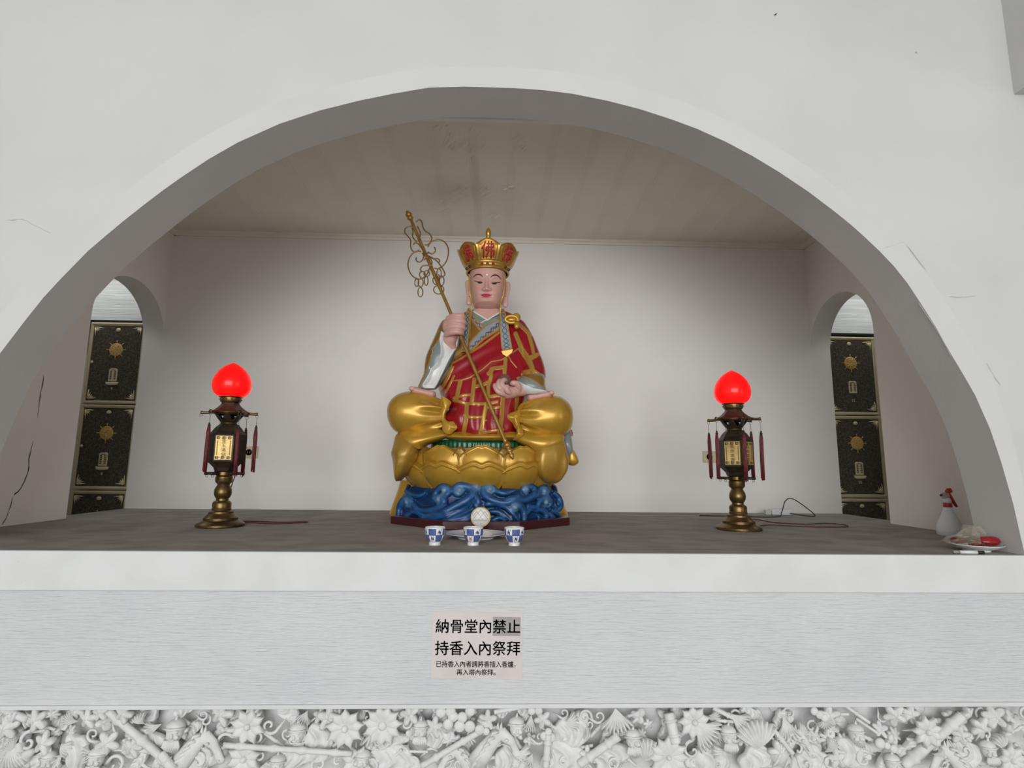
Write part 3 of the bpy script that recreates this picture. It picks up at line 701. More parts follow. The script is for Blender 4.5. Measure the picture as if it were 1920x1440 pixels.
M_BAG = bpy.data.materials.new('clear_crumpled_plastic'); M_BAG.use_nodes = True; nt = M_BAG.node_tree; b_ = nt.nodes['Principled BSDF']
b_.inputs['Base Color'].default_value = (.50, .46, .37, 1); b_.inputs['Roughness'].default_value = .18; b_.inputs['Alpha'].default_value = .22; b_.inputs['Coat Weight'].default_value = .5
def bag():
    nu, nv = 110, 64; r = np.random.default_rng(5); G = np.zeros((nu, nv, 3)); ws = [(r.uniform(4, 26), r.uniform(4, 22), r.uniform(0, 6.3), r.uniform(.4, 1)) for _ in range(16)]
    for i in range(nu):
        for j in range(nv):
            u = i/(nu-1); v = j/(nv-1); k_ = float(smoothstep(.42, .62, u))
            x = PX-.110+.196*u+.012*math.sin(6*v); y = .050+.080*k_+(.095-.055*k_)*v+.006*math.sin(9*u)*(1-k_)
            ridge = np.interp(u, [0, .12, .3, .5, .68, .85, 1], [.034, .054, .062, .098, .090, .080, .088]); base = np.interp(u, [0, .5, .7, 1], [.030, .034, .046, .058])
            z = base+(ridge-base)*math.sin(PI*v)**.7
            cr = sum((1-2*abs(((a*u+b*v+c)/2.2) % 2-1))*d for a, b, c, d in ws)/16
            G[i, j] = (min(x+cr*.014, 2.045), min(y+cr*.014, .185), max(z+cr*.030, .0315))
    return MB().grid(G, smooth=False).build('plastic_bag', M_BAG)
tag(bag(), 'clear crumpled plastic bag spread over the red fruit on the plate', 'bag')
a_, b2 = at(1793, 1026, .0), at(1838, 1033, .0)
t = empty('marker_pen', (1.863, .022, .0065), -.12); tag(t, 'white marker pen with black cap lying before the offering plate', 'pen')
MB().tube([(-.028, 0, 0), (.034, 0, 0)], .0065, n=14).build('barrel', M_WPLAST, t)
MB().tube([(.034, 0, 0), (.058, 0, 0)], .0066, n=14).build('cap', M_BLACK, t)
MB().tube([(-.052, 0, 0), (-.050, 0, 0), (-.034, 0, 0), (-.033, 0, 0), (-.028, 0, 0)], [.0045, .0055, .0058, .004, .004], n=14).build('tip', mat('grey_plastic', (.30, .29, .27), .5), t)

# ---------------------------------------------------------------- paper notice
YS = -0.0015
def S(x, y): return at(780+x/8, 1120+y/8, YS)
cs = [S(255, 212), S(1602, 228), S(1588, 1232), S(222, 1212)]
c0 = sum(cs)/4; t = empty('paper_notice', tuple(c0)); tag(t, 'pinkish paper notice with black characters pasted on the white strip below the ledge', 'sign')
M_PAPER = mat('aged_pink_paper', (0.66, 0.595, 0.58), 0.6, var=(0.60, .545, .52), var_scale=9); M_INK = mat('black_ink', (0.006, 0.005, 0.009), 0.95, spec=.05); M_GREYP = mat('grey_print', (.36, .32, .33), .6)
V = [tuple(p-c0) for p in cs]; m = MB(); m.add(V+[(x, y+.0013, z) for x, y, z in V], [(0, 1, 2, 3), (4, 5, 6, 7), (0, 1, 5, 4), (1, 2, 6, 5), (2, 3, 7, 6), (3, 0, 4, 7)], False); m.build('paper', M_PAPER, t)
q = [S(1155, 292)-c0, S(1570, 298)-c0, S(1565, 582)-c0, S(1147, 578)-c0]
MB().add([(x, y-.0002, z) for x, y, z in q]+[(x, y+.0002, z) for x, y, z in q], [(0, 1, 2, 3), (7, 6, 5, 4), (0, 1, 5, 4), (1, 2, 6, 5), (2, 3, 7, 6), (3, 0, 4, 7)], False).build('grey_patch', M_GREYP, t)
def line(s, x0, x1, y0, y1, slope, wt):
    a = S(x0, y0); b = S(x1, y1); w_ = abs(b[0]-a[0]); h_ = abs(a[2]-b[2]); c = (a+b)/2-c0
    m = MB()
    for dx, dz in ((0, 0), (wt, 0), (-wt, 0), (0, wt), (0, -wt)): put_text(m, s, T(c[0]+dx, -.0004, c[2]+dz) @ Matrix.Rotation(slope, 4, 'Y'), w=w_, h=h_, depth=.0004)
    return m
line('納骨堂內禁止', 300, 1562, 330, 536, .006, .0006).build('large_characters', M_INK, t)
line('持香入內祭拜', 290, 1560, 655, 868, .006, .0006).build('large_characters', M_INK, t)
line('已持香入內者請將香插入香爐，', 305, 1492, 955, 1050, .006, .00025).build('small_characters', M_INK, t)
line('再入塔內祭拜。', 610, 1192, 1080, 1168, .006, .00025).build('small_characters', M_INK, t)

# ================================================================ the seated monk statue
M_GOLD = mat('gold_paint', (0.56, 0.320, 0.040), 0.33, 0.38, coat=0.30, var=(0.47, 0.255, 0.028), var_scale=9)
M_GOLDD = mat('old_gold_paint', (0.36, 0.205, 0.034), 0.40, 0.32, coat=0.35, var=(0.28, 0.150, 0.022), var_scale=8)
M_SKIN = mat('statue_skin_paint', (0.60, 0.345, 0.29), 0.42, coat=0.12)
M_SKINP = mat('statue_face_paint', (1, 1, 1), 0.40, coat=0.12, attr='paint')
M_ROBE = mat('statue_robe_paint', (1, 1, 1), 0.30, coat=0.22, attr='paint')
M_CROWN = mat('crown_gold', (0.52, 0.29, 0.055), 0.32, 0.62, coat=0.2, var=(0.36, 0.18, 0.03), var_scale=25)
M_REDCH = mat('red_lettering', (0.36, 0.012, 0.016), 0.35); M_GREENS = mat('green_cushion_paint', (0.010, 0.120, 0.045), 0.3, coat=.4, var=(0.006, .075, .03), var_scale=30)
M_BASEP = mat('maroon_lacquer', (0.062, 0.009, 0.013), 0.28, coat=.4, var=(0.045, .007, .010), var_scale=6)
M_WAVE = mat('sea_blue_paint', (1, 1, 1), 0.32, coat=.15, spec=.35, attr='paint')
RED = (.295, .0052, .0125, 0); GOLDB = (.50, .285, .058, .38); OCH = (.33, .175, .034, .45); GREY = (.205, .235, .225, 0); WHT = (.70, .70, .69, 0); BLUEG = (.27, .31, .36, 0); INK = (.018, .02, .03, 0); DRED = (.22, .02, .02, 0)
ST = empty('monk_statue', (-0.02, 1.17, 0.0))
tag(ST, 'painted seated monk statue in crown and red robe on a golden lotus', 'statue')

def ring_rows(rows, nsub=5, n=96, e=2.3):
    """rows: (py, left px, right px, Y, front depth, back depth) -> stacked rings of a closed body"""
    R = spline(rows, (len(rows)-1)*nsub+1); G = []
    for py, xl, xr, Y, df, db in R:
        a, b = at(xl, py, Y), at(xr, py, Y); c = (a+b)/2; hw = (b-a)/2; row = []
        for k in range(n):
            t = 2*PI*k/n; ct, st = math.cos(t), math.sin(t)
            cc = math.copysign(abs(ct)**(2/e), ct); ss = math.copysign(abs(st)**(2/e), st)
            row.append(c+hw*cc+np.array([0, (-df if ss > 0 else -db)*ss*(1 if ss > 0 else 1), 0]) if ss > 0 else c+hw*cc+np.array([0, -db*ss, 0]))
        G.append(row)
    G = np.array(G)
    return G
def closed_loft(mb, G):
    n = G.shape[1]; mb.grid(G, wrapv=True)
    for r in (0, -1):
        c = G[r].mean(0); V = [c]+[p for p in G[r]]; mb.add(V, [(0, 1+k, 1+(k+1) % n) for k in range(n)])
def W(px, py, Y): return Vector(at(px, py, Y))
def world_px(o):
    V = get_v(o)+np.array(ST.location); return V, px_of(V)
def normals(o):
    a = np.empty(len(o.data.vertices)*3); o.data.vertices.foreach_get('normal', a); return a.reshape(-1, 3)
c1 = lambda x, y: (720+x/4.8, 390+y/4.8)         # two working frames on the photo
c2 = lambda x, y: (700+x/4.571, 650+y/4.571)
c3 = lambda x, y: (700+x/4.571, 820+y/4.571)

# ---- base plate
oct_ = [(-.204, .694), (.18, .692), (.462, .953), (.462, 1.37), (.18, 1.62), (-.204, 1.62), (-.508, 1.37), (-.508, .975)]
bm = bmesh.new(); vs = [bm.verts.new((x, y, 0.001)) for x, y in oct_]; f = bm.faces.new(vs); r = bmesh.ops.extrude_face_region(bm, geom=[f])
bmesh.ops.translate(bm, vec=(0, 0, .042), verts=[e for e in r['geom'] if isinstance(e, bmesh.types.BMVert)]); bmesh.ops.recalc_face_normals(bm, faces=bm.faces[:])
bmesh.ops.bevel(bm, geom=bm.edges[:], offset=.004, segments=2, profile=.5, affect='EDGES')
MB().frombm(bm, False).build('base_plate', M_BASEP, ST, world=True)

# ---- blue waves
CXS = -.022
def wave_Y(X): return .790+max(0, abs(X-CXS)-.17)*.86
def wpt(x, y, out=0.0):
    px, py = c3(x, y); Y = .79
    for _ in range(4): Y = wave_Y(at(px, py, Y)[0])
    Y += .04*smoothstep(560, 400, y)-.02*smoothstep(600, 720, y)
    return at(px, py, Y-out)
m = MB(); zt0 = float(at(900, 914, .85)[2]); G = []
for z, s_ in ((.030, 1.0), (.042, 1.0), (.06, .995), (.10, .985), (.16, .95), (zt0-.005, .89), (zt0, .82)):
    row = []
    P = [(x, y) for x, y in ((-.195, .765), (.15, .765), (.425, 1.0), (.425, 1.36), (.17, 1.58), (-.20, 1.58), (-.47, 1.36), (-.47, 1.0))]
    pts = []
    for i in range(8):
        a, b = np.array(P[i]), np.array(P[(i+1) % 8]); pts += [a+(b-a)*k/10 for k in range(10)]
    c = np.array([CXS, 1.17])
    for p in pts: q = c+(p-c)*s_; row.append((CXS+(q[0]-CXS)*.975, 1.17+(q[1]-1.17)*.955, z))
    G.append(row)
closed_loft(m, np.array(G))
curls = [  # rope paths on the front of the sea, last points wind into the curl
    ([(430, 700), (560, 665), (700, 595), (820, 525), (862, 462), (810, 425), (735, 420), (698, 455), (730, 488), (765, 462), (742, 448)], 42, (738, 455)),
    ([(520, 540), (540, 470), (595, 425), (645, 450), (630, 492), (592, 482), (603, 455)], 30, (605, 455)),
    ([(350, 575), (400, 625), (490, 625), (570, 600), (606, 550), (575, 512), (538, 528), (552, 555), (572, 538)], 32, (560, 532)),
    ([(215, 680), (228, 590), (270, 530), (320, 545), (318, 590), (285, 580), (292, 556)], 32, (290, 555)),
    ([(1240, 505), (1150, 560), (1040, 545), (960, 500), (945, 445), (990, 418), (1032, 440), (1015, 475), (985, 455)], 34, (998, 445)),
    ([(1130, 545), (1200, 525), (1300, 535), (1372, 500), (1382, 445), (1325, 418), (1283, 440), (1300, 472), (1330, 452)], 34, (1308, 445)),
    ([(840, 470), (852, 425), (885, 405), (912, 430), (890, 450)], 22, (884, 425)),
    ([(1290, 720), (1290, 650), (1255, 590), (1210, 580), (1192, 612), (1225, 630), (1232, 604)], 32, (1215, 600)),
    ([(960, 575), (1060, 570), (1140, 600), (1200, 660), (1245, 715)], 26, None), ([(985, 640), (1070, 640), (1140, 680), (1180, 715)], 22, None),
    ([(1400, 640), (1420, 555), (1475, 520), (1518, 555), (1495, 595), (1465, 575)], 30, (1480, 558)),
    ([(1310, 590), (1390, 605), (1465, 640), (1480, 690), (1430, 705), (1410, 670)], 28, None), ([(1310, 660), (1345, 620), (1400, 640)], 22, None),
    ([(520, 700), (690, 650), (800, 590), (860, 540)], 26, None), ([(640, 715), (760, 660), (850, 610)], 24, None),
    ([(330, 545), (370, 625), (440, 670), (520, 660)], 24, None), ([(270, 690), (340, 640), (420, 690)], 24, None),
    ([(1395, 520), (1445, 432), (1496, 452), (1480, 495), (1452, 478)], 26, (1465, 462)),
    ([(1540, 470), (1590, 520), (1606, 590), (1575, 630), (1555, 600)], 26, None), ([(1520, 620), (1570, 650), (1620, 690)], 22, None),
    ([(280, 455), (330, 490), (400, 500), (450, 470)], 26, None), ([(880, 500), (900, 560), (880, 640), (860, 700)], 26, None), ([(1050, 460), (1130, 480), (1230, 450)], 24, None), ([(590, 725), (760, 690), (880, 640), (930, 580)], 26, None), ([(870, 560), (910, 640), (1000, 710)], 24, None), ([(700, 735), (830, 700), (900, 690)], 22, None), ([(1000, 725), (1080, 690), (1140, 725)], 22, None), ([(1500, 640), (1540, 690), (1600, 715)], 24, None)]
tips = []
for path, wd, tip in curls:
    pp = spline(path, len(path)*7); P3 = [wpt(x, y, .014) for x, y in pp]; k = len(P3)
    rr = [wd/4.571*.0034*(.55+.5*math.sin(PI*min(1, (i+2)/k*1.15)))*(1-.35*i/k) for i in range(k)]
    m.tube(P3, rr, n=12)
    if tip: q = wpt(*tip, .030); m.ball(q, .014); tips.append(np.array(q))
# the same kind of relief carried round the unseen sides
for sgn in (-1, 1):
    for k, (yy, zz) in enumerate(((1.05, .10), (1.2, .15), (1.33, .09))):
        X = CXS+sgn*.425
        pth = [(X+sgn*.0, yy+.09*math.cos(a)*(1-a/7), zz+.05*math.sin(a)*(1-a/8)) for a in np.linspace(0, 5.5, 30)]
        m.tube(pth, [.022-.0004*i for i in range(30)], n=10)
WAVE = remesh(m.build('sea_waves', M_WAVE, ST, world=True), .0042, 2)
V, PX_ = world_px(WAVE); N = normals(WAVE)
ridge = np.full(len(V), 9e9)
for path, wd, tip in curls:
    ridge = np.minimum(ridge, seg_dist(PX_, [c3(*p) for p in spline(path, len(path)*4)])/(wd/4.571))
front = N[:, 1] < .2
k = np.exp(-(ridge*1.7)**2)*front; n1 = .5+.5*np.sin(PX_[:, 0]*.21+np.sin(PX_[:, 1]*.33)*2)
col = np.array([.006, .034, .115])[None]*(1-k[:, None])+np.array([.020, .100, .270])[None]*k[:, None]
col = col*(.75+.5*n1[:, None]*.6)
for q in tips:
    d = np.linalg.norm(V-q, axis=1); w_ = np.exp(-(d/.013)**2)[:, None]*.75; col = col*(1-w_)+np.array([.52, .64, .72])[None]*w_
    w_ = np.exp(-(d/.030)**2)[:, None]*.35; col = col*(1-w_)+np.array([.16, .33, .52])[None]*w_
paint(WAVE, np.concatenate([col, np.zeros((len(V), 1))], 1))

# ---- gold cloth falling behind the waves
m = MB(); closed_loft(m, ring_rows([(900, 752, 1036, 1.30, .16, .25), (912, 749, 1042, 1.30, .16, .25), (935, 741, 1052, 1.30, .16, .25), (958, 733, 1062, 1.30, .16, .25), (966, 732, 1064, 1.30, .16, .25)], 5, 96, 3.2))
m.build('back_drape', M_GOLD, ST, world=True)

# ---- lotus throne
def lotus_R(a): return .455, .40
LC = np.array([-.022, 1.17]); z = lambda py, Y=.80: float(at(900, py, Y)[2])
zl0, zl1, zl2 = z(917, .86), z(880, .76), z(840, .82)
m = MB(); G = []
for q, s_ in ((zl0-.01, .70), (zl0+.01, .80), (zl0+.04, .90), ((zl0+zl1)/2+.01, .955), (zl1+.02, .965), (zl1+.06, .94), (zl2-.02, .90), (zl2, .88)):
    G.append([(LC[0]+.452*s_*math.cos(t), LC[1]+.400*s_*math.sin(t), q) for t in np.linspace(0, 2*PI, 96, endpoint=False)])
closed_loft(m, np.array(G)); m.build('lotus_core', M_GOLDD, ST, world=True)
def petal(a0, zb, zt, ra, rb_, bulge, half, name, mt, heart, flare):
    nu, nv = 45, 44; G = []; thick = .012
    for side in (0, 1):
        for i in range(nu):
            s_ = i/(nu-1)*2-1; row = []
            top = 1-.30*abs(s_)**3.2-(.15*math.exp(-(s_/.24)**2) if heart else .05*math.exp(-(s_/.14)**2))+.04*math.cos(s_*5)
            for j in range(nv):
                t = j/(nv-1)*top
                wdt = half*(.80+.32*math.sin(PI*min(1, t*.8+.12)))
                a = a0+s_*wdt; prof = bulge*math.sin(PI*(.12+.80*t))*(1-.55*s_*s_)
                rim = .011*math.exp(-((top-t)/.05)**2)+.009*math.exp(-((top-t-.14)/.035)**2)*heart+.008*math.exp(-((1-abs(s_))/.08)**2)
                off = ((prof+rim) if side == 0 else -thick+prof*.8)+flare*t
                r1, r2 = ra+off, rb_+off
                row.append((LC[0]+r1*math.cos(a), LC[1]+r2*math.sin(a), zb+(zt-zb)*t))
            G.append(row)
    m = MB(); A_ = np.array(G[:nu]); B_ = np.array(G[nu:]); m.grid(A_); m.grid(B_)
    for e1, e2 in ((A_[0], B_[0]), (A_[-1], B_[-1]), (A_[:, -1], B_[:, -1]), (A_[:, 0], B_[:, 0])): m.grid(np.array([e1, e2]))
    return m.build(name, mt, ST, world=True)
for k in range(12):
    a = -PI/2+k*PI/6+.01
    petal(a, zl1-.045, zl2+.012, .405, .356, .040, .238, 'lotus_petal', M_GOLD, False, .012)
    petal(a, zl0-.006, zl1+.050, .372, .325, .048, .252, 'lotus_petal', M_GOLD, True, .085)
    b = a+PI/12
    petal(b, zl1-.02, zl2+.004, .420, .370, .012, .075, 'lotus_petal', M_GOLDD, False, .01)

# ---- crossed shins under the robe
m = MB(); closed_loft(m, ring_rows([(812, 838, 978, 1.0, .150, .2), (819, 833, 979, .99, .180, .2), (823, 838, 974, .985, .186, .2), (828, 858, 960, .985, .160, .2)], 6, 90, 2.6)); m.build('trouser_hem', M_GOLD, ST, world=True)
# ---- green ribbed cushion
m = MB(); G = []; zc0, zc1 = z(846, .88), z(824, .88)
for t in np.linspace(0, 2*PI, 400, endpoint=False):
    rib = 1+.008*math.cos(t*66); s_ = []
    for q, zz in ((.92, zc0-.02), (.985, zc0), (1.0, zc0+.02), (1.0, zc1-.018), (.985, zc1-.004), (.93, zc1), (.0, zc1+.002)):
        rr = q*(rib if q > .95 else 1); s_.append((LC[0]+.300*rr*math.cos(t), LC[1]+.300*rr*math.sin(t), zz))
    G.append(s_)
m.grid(np.array(G), wrapu=True); m.build('cushion', M_GREENS, ST, world=True)

# ---- knees in gold trousers
def knee(st, Yc, dep, fold_dir, name):
    """st: stations (px, top py, bottom py, depth factor) from the knee tip to the gathered cuff"""
    R = spline(st, (len(st)-1)*9+1); G = []; n = 110
    for i, (px, y0, y1, d) in enumerate(R):
        u = i/(len(R)-1); a, b = at(px, y0, Yc), at(px, y1, Yc); c = (a+b)/2; hz = (a-b)/2; row = []
        for k in range(n):
            t = 2*PI*k/n; amp = .0105*smoothstep(.45, .80, u)
            fold = amp*(math.sin(9*t+2.5*u)+.5*math.sin(15*t+1.2+u*3))*max(0, math.cos(t-PI)**1)**.5 if math.cos(t-PI) > 0 else 0
            row.append(c+hz*(1+fold/max(.03, abs(hz[2])))*math.sin(t)+np.array([0, (dep*d+fold*1.4)*math.cos(t), 0]))
        G.append(row)
    m = MB(); closed_loft(m, np.array(G)); return m.build(name, M_GOLD, ST, world=True)
knee([(727.5, 769, 777, .10), (730, 757, 792, .42), (738, 746, 806, .70), (752, 737.5, 814, .93), (772, 734, 818, 1.0), (793, 737, 817, .95), (812, 743, 813, .84), (826, 750, 808, .74), (834, 755, 803, .66), (838, 760, 798, .5)], .965, .150, 1, 'knee')
knee([(1073.5, 778, 788, .10), (1071, 764, 802, .42), (1062, 752, 814, .70), (1048, 744, 821, .93), (1028, 741.5, 825, 1.0), (1006, 745, 823, .95), (990, 751, 818, .84), (980, 756, 812, .74), (974, 761, 807, .66), (970, 766, 802, .5)], .965, .150, -1, 'knee')
def frill(pts, Y, name, mt, thick=.010):
    """a stiff wavy hem: outline in px with a rippled depth"""
    P = spline(pts+[pts[0]], len(pts)*6)[:-1]; c = P.mean(0); m = MB(); nr = 9; Gf = []; Gb = []
    for i, p in enumerate(P):
        a = 2*PI*i/len(P); rf = []; rb2 = []
        for j in range(nr):
            q = j/(nr-1); pp = c+(p-c)*q; dome = .016*(1-q**2)+.006*math.sin(3*a)*q
            rf.append(at(pp[0], pp[1], Y-dome)); rb2.append(at(pp[0], pp[1], Y+thick))
        Gf.append(rf); Gb.append(rb2)
    Gf, Gb = np.array(Gf), np.array(Gb); m.grid(Gf, wrapu=True); m.grid(Gb, wrapu=True); m.grid(np.array([Gf[:, -1], Gb[:, -1]]), wrapv=True)
    return m.build(name, mt, ST, world=True)
frill([c2(*p) for p in ((585, 420), (640, 450), (668, 480), (650, 520), (620, 570), (612, 620), (600, 660), (575, 600), (570, 500))], .868, 'trouser_cuff', M_GOLD)
frill([c2(*p) for p in ((600, 600), (640, 640), (690, 640), (722, 665), (715, 705), (690, 725), (660, 750), (620, 745), (590, 700))], .858, 'trouser_cuff', M_GOLD)
frill([c2(*p) for p in ((1290, 480), (1240, 540), (1180, 565), (1140, 578), (1150, 620), (1190, 655), (1215, 700), (1250, 700), (1262, 600))], .868, 'trouser_cuff', M_GOLD)
frill([c2(*p) for p in ((1255, 660), (1225, 690), (1225, 750), (1195, 800), (1250, 790), (1290, 740))], .860, 'trouser_cuff', M_GOLD)
# cloth of the trousers spread over the lotus edge
def slab(rows, name, mt, e=2.2, n=80):
    m = MB(); closed_loft(m, ring_rows(rows, 7, n, e)); return m.build(name, mt, ST, world=True)
slab([(806, 752, 838, .93, .05, .2), (815, 748, 846, .92, .07, .2), (824, 750, 828, .91, .08, .2), (834, 760, 800, .91, .08, .2), (842, 780, 792, .91, .06, .2)], 'spread_cloth', M_GOLD)
slab([(809, 968, 1050, .93, .05, .2), (818, 960, 1058, .92, .07, .2), (828, 968, 1056, .91, .08, .2), (838, 985, 1044, .91, .08, .2), (848, 1002, 1020, .91, .06, .2)], 'spread_cloth', M_GOLD)
# side drapes over the lotus
def drape(rows, name, mt, groove):
    G = ring_rows(rows, 8, 100, 3.2); m = MB(); nr = len(G)
    for i in range(nr):
        u = i/(nr-1)
        for k in range(100):
            t = 2*PI*k/100
            if math.sin(t) > 0: G[i, k, 1] -= .020*math.sin(PI*u)*math.sin(3.2*math.cos(t)+groove+2.0*u)*math.sin(t)
    closed_loft(m, G); return m.build(name, mt, ST, world=True)
M_GOLDM = mat('draped_gold_paint', (0.44, 0.248, 0.036), 0.37, 0.34, coat=0.3, var=(0.35, 0.190, 0.024), var_scale=9)
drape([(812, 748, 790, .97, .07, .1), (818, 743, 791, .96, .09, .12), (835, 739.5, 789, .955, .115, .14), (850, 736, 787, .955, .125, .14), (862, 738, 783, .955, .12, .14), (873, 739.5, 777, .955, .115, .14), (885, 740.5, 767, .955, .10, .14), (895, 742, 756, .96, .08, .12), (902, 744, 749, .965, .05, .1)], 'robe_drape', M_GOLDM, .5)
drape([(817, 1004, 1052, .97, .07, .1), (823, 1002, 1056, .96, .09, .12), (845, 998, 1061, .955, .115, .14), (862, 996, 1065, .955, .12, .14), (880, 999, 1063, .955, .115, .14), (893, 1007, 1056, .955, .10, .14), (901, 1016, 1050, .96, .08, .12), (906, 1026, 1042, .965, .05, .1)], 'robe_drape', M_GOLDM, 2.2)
M_GREYP2 = mat('grey_robe_paint', GREY[:3], .3, coat=.4)
slab([(806, 1056, 1070, 1.03, .03, .06), (818, 1050, 1071, 1.02, .04, .06), (832, 1052, 1073, 1.01, .045, .06), (846, 1056, 1074, 1.01, .04, .06), (856, 1061, 1069, 1.01, .025, .05)], 'sleeve_tail', M_GREYP2)
slab([(844, 1068, 1076, 1.02, .03, .05), (852, 1062, 1080, 1.02, .04, .06), (864, 1060, 1085, 1.02, .04, .06), (870, 1064, 1082, 1.02, .03, .05), (873, 1070, 1076, 1.02, .015, .03)], 'cloth_tip', M_GOLD)
slab([(806, 1068, 1072, 1.05, .02, .03), (812, 1067, 1074, 1.05, .02, .03), (818, 1068, 1073, 1.05, .02, .03)], 'sash_end', mat('sash_red', RED[:3], .3, coat=.4))

# ---- feet laid sole-up on the thighs
def foot(px0, py0, px1, py1, Y, name):
    m = MB(); A_, B_ = W(px0, py0, Y), W(px1, py1, Y); d = (B_-A_); L = d.length; u = d.normalized()
    M = Matrix((u, Vector((0, 1, 0)), u.cross(Vector((0, 1, 0))))).transposed().to_4x4()
    m.tube([A_+d*t for t in np.linspace(-.02, 1.0, 14)], [.010, .021, .0225, .022, .021, .020, .019, .019, .0195, .020, .021, .022, .020, .010], n=20, flat=(1.0, 2.1), up=(0, 0, 1))
    for k in range(5): m.ball(A_+u*(.000+.003*abs(k-1))+Vector((0, -.044+.020*k, .004-.002*k)), (.0165-.001*k, .0115, .0125-.0008*k), 14, 10)
    return remesh(m.build(name, M_SKIN, ST, world=True), .0032, 4)
foot(*c2(335, 372), *c2(535, 418), .925, 'foot')
foot(*c2(1525, 408), *c2(1315, 448), .925, 'foot')

# ---- red robe (torso, left arm sleeve and the lap apron)
m = MB()
closed_loft(m, ring_rows([(581, 890, 937, 1.12, .075, .07), (585, 883, 944, 1.125, .090, .09), (591, 864, 960, 1.135, .105, .10), (600, 845, 976, 1.14, .120, .12), (611, 833, 987, 1.145, .138, .14), (630, 827, 992, 1.145, .16, .15), (655, 822, 995, 1.14, .185, .16),
     (680, 818, 1000, 1.13, .205, .17), (705, 817, 1003, 1.12, .225, .18), (728, 822, 1000, 1.10, .235, .2), (748, 830, 988, 1.08, .24, .22), (768, 842, 976, 1.06, .235, .24), (786, 829, 973, 1.05, .235, .25), (802, 836, 973, 1.04, .23, .25), (814, 854, 967, 1.035, .225, .22), (821, 866, 958, 1.03, .20, .2)], 6, 110, 2.3))
# upper arm and bent forearm on the right
arm = [W(966, 613, 1.13), W(978, 634, 1.10), W(987, 660, 1.07), W(996, 686, 1.03), W(999, 704, .99), W(994, 717, .95), W(984, 724, .915)]
P = spline(arm, 40); m.tube(P, list(np.interp(np.linspace(0, 1, 40), [0, .25, .5, .7, .85, 1], [.060, .068, .072, .074, .062, .050])), n=28, flat=(1, 1))
# hanging flap folds over the belly
for pts, r_ in (([c2(680, 292), c2(760, 285), c2(830, 262), c2(890, 225), c2(940, 190), c2(1010, 130), c2(1095, 113), c2(1140, 88)], .010), ([c1(1105, 1335), c1(1160, 1300), c1(1215, 1262)], .009),
                ([c2(1150, 60), c2(1180, 120), c2(1230, 180), c2(1255, 200)], .008), ([c2(690, 380), c2(780, 395), c2(860, 370)], .006), ([c2(900, 620), c2(980, 640), c2(1080, 600)], .006)):
    Q = []
    for x, y in spline(pts, 22):
        Yf = np.interp(y, [655, 680, 705, 728, 768, 802], [.965, .935, .905, .875, .83, .82])+.55*((x-915)/260)**2; Q.append(at(x, y, Yf-.000))
    m.tube(Q, r_, n=8)
ROBE = remesh(m.build('robe', M_ROBE, ST, world=True), .0030, 5)
V, Q = world_px(ROBE); N = normals(ROBE)
fm = smoothstep(.3, -.2, N[:, 1])
lap = smoothstep(715, 745, Q[:, 1])*smoothstep(822, 808, Q[:, 1])
V[:, 1] -= fm*lap*.0050*np.sin((Q[:, 0]-905)*.26+.9*np.sin(Q[:, 1]*.05))
chest = smoothstep(640, 665, Q[:, 1])*smoothstep(720, 700, Q[:, 1])*smoothstep(955, 935, Q[:, 0])
V[:, 1] -= fm*chest*.0045*np.sin((Q[:, 0]*.55+Q[:, 1]*.85)*.24)
armk = smoothstep(965, 980, Q[:, 0])*smoothstep(620, 640, Q[:, 1])*smoothstep(705, 690, Q[:, 1])
V[:, 1] -= fm*armk*.0042*np.sin((Q[:, 0]*.9-Q[:, 1]*.42)*.30)
set_v(ROBE, V-np.array(ST.location))
fr = smoothstep(.35, .0, N[:, 1])     # the gilding sits on what faces the hall
def c1s(*p): return [c1(*q) for q in p]
def c2s(*p): return [c2(*q) for q in p]
bands = []   # (polyline, width px)
for pl, wd in ((c2s((745, 300), (728, 370), (712, 445)), 7.5), (c2s((866, 280), (856, 370), (842, 480)), 7.5), (c2s((800, 490), (795, 610), (768, 775)), 7.5), (c2s((965, 515), (938, 650), (912, 775)), 8),
               (c2s((1112, 440), (1102, 600), (1082, 745)), 8), (c2s((1232, 425), (1226, 545)), 7), (c2s((1012, 190), (1006, 270), (985, 335), (985, 420)), 7), (c2s((1134, 105), (1124, 240)), 7),
               (c2s((880, 340), (940, 325), (1005, 292)), 6), (c2s((985, 230), (1030, 185), (1120, 175)), 7), (c2s((690, 442), (780, 415), (860, 410)), 5), (c2s((975, 435), (1060, 415), (1150, 425)), 6),
               (c2s((690, 460), (800, 488), (960, 490), (1060, 470)), 5.5), (c2s((780, 585), (830, 605), (930, 602)), 5), (c2s((985, 520), (1040, 525), (1110, 515)), 5.5), (c2s((930, 628), (970, 632)), 3.5),
               (c2s((940, 742), (1020, 722), (1110, 712)), 5.5), (c2s((700, 760), (790, 775), (915, 770), (1000, 775)), 4),
               (c2s((655, 690), (720, 762), (800, 792), (1000, 800), (1150, 792), (1220, 740)), 4), (c2s((560, 380), (600, 330), (640, 250), (680, 160)), 7), (c2s((620, 395), (650, 330), (690, 250)), 4),
               (c1s((1215, 1045), (1300, 1125), (1335, 1245), (1345, 1300)), 6.5), (c1s((1185, 1130), (1240, 1265), (1310, 1365), (1335, 1440)), 7.5), (c1s((1305, 1150), (1345, 1140)), 5.5), (c1s((1300, 1352), (1370, 1320), (1405, 1312)), 6.5),
               (c1s((1238, 1262), (1255, 1292)), 5), (c2s((1255, 15), (1300, 85), (1345, 165), (1372, 215)), 6.5), (c2s((1345, 112), (1425, 62)), 5.5), (c2s((1290, 215), (1365, 195), (1440, 245), (1475, 300)), 4.5), (c2s((1275, 235), (1340, 222), (1420, 280), (1470, 345)), 4)):
    bands.append((pl, wd))
col = np.tile(np.array(RED, float), (len(V), 1))
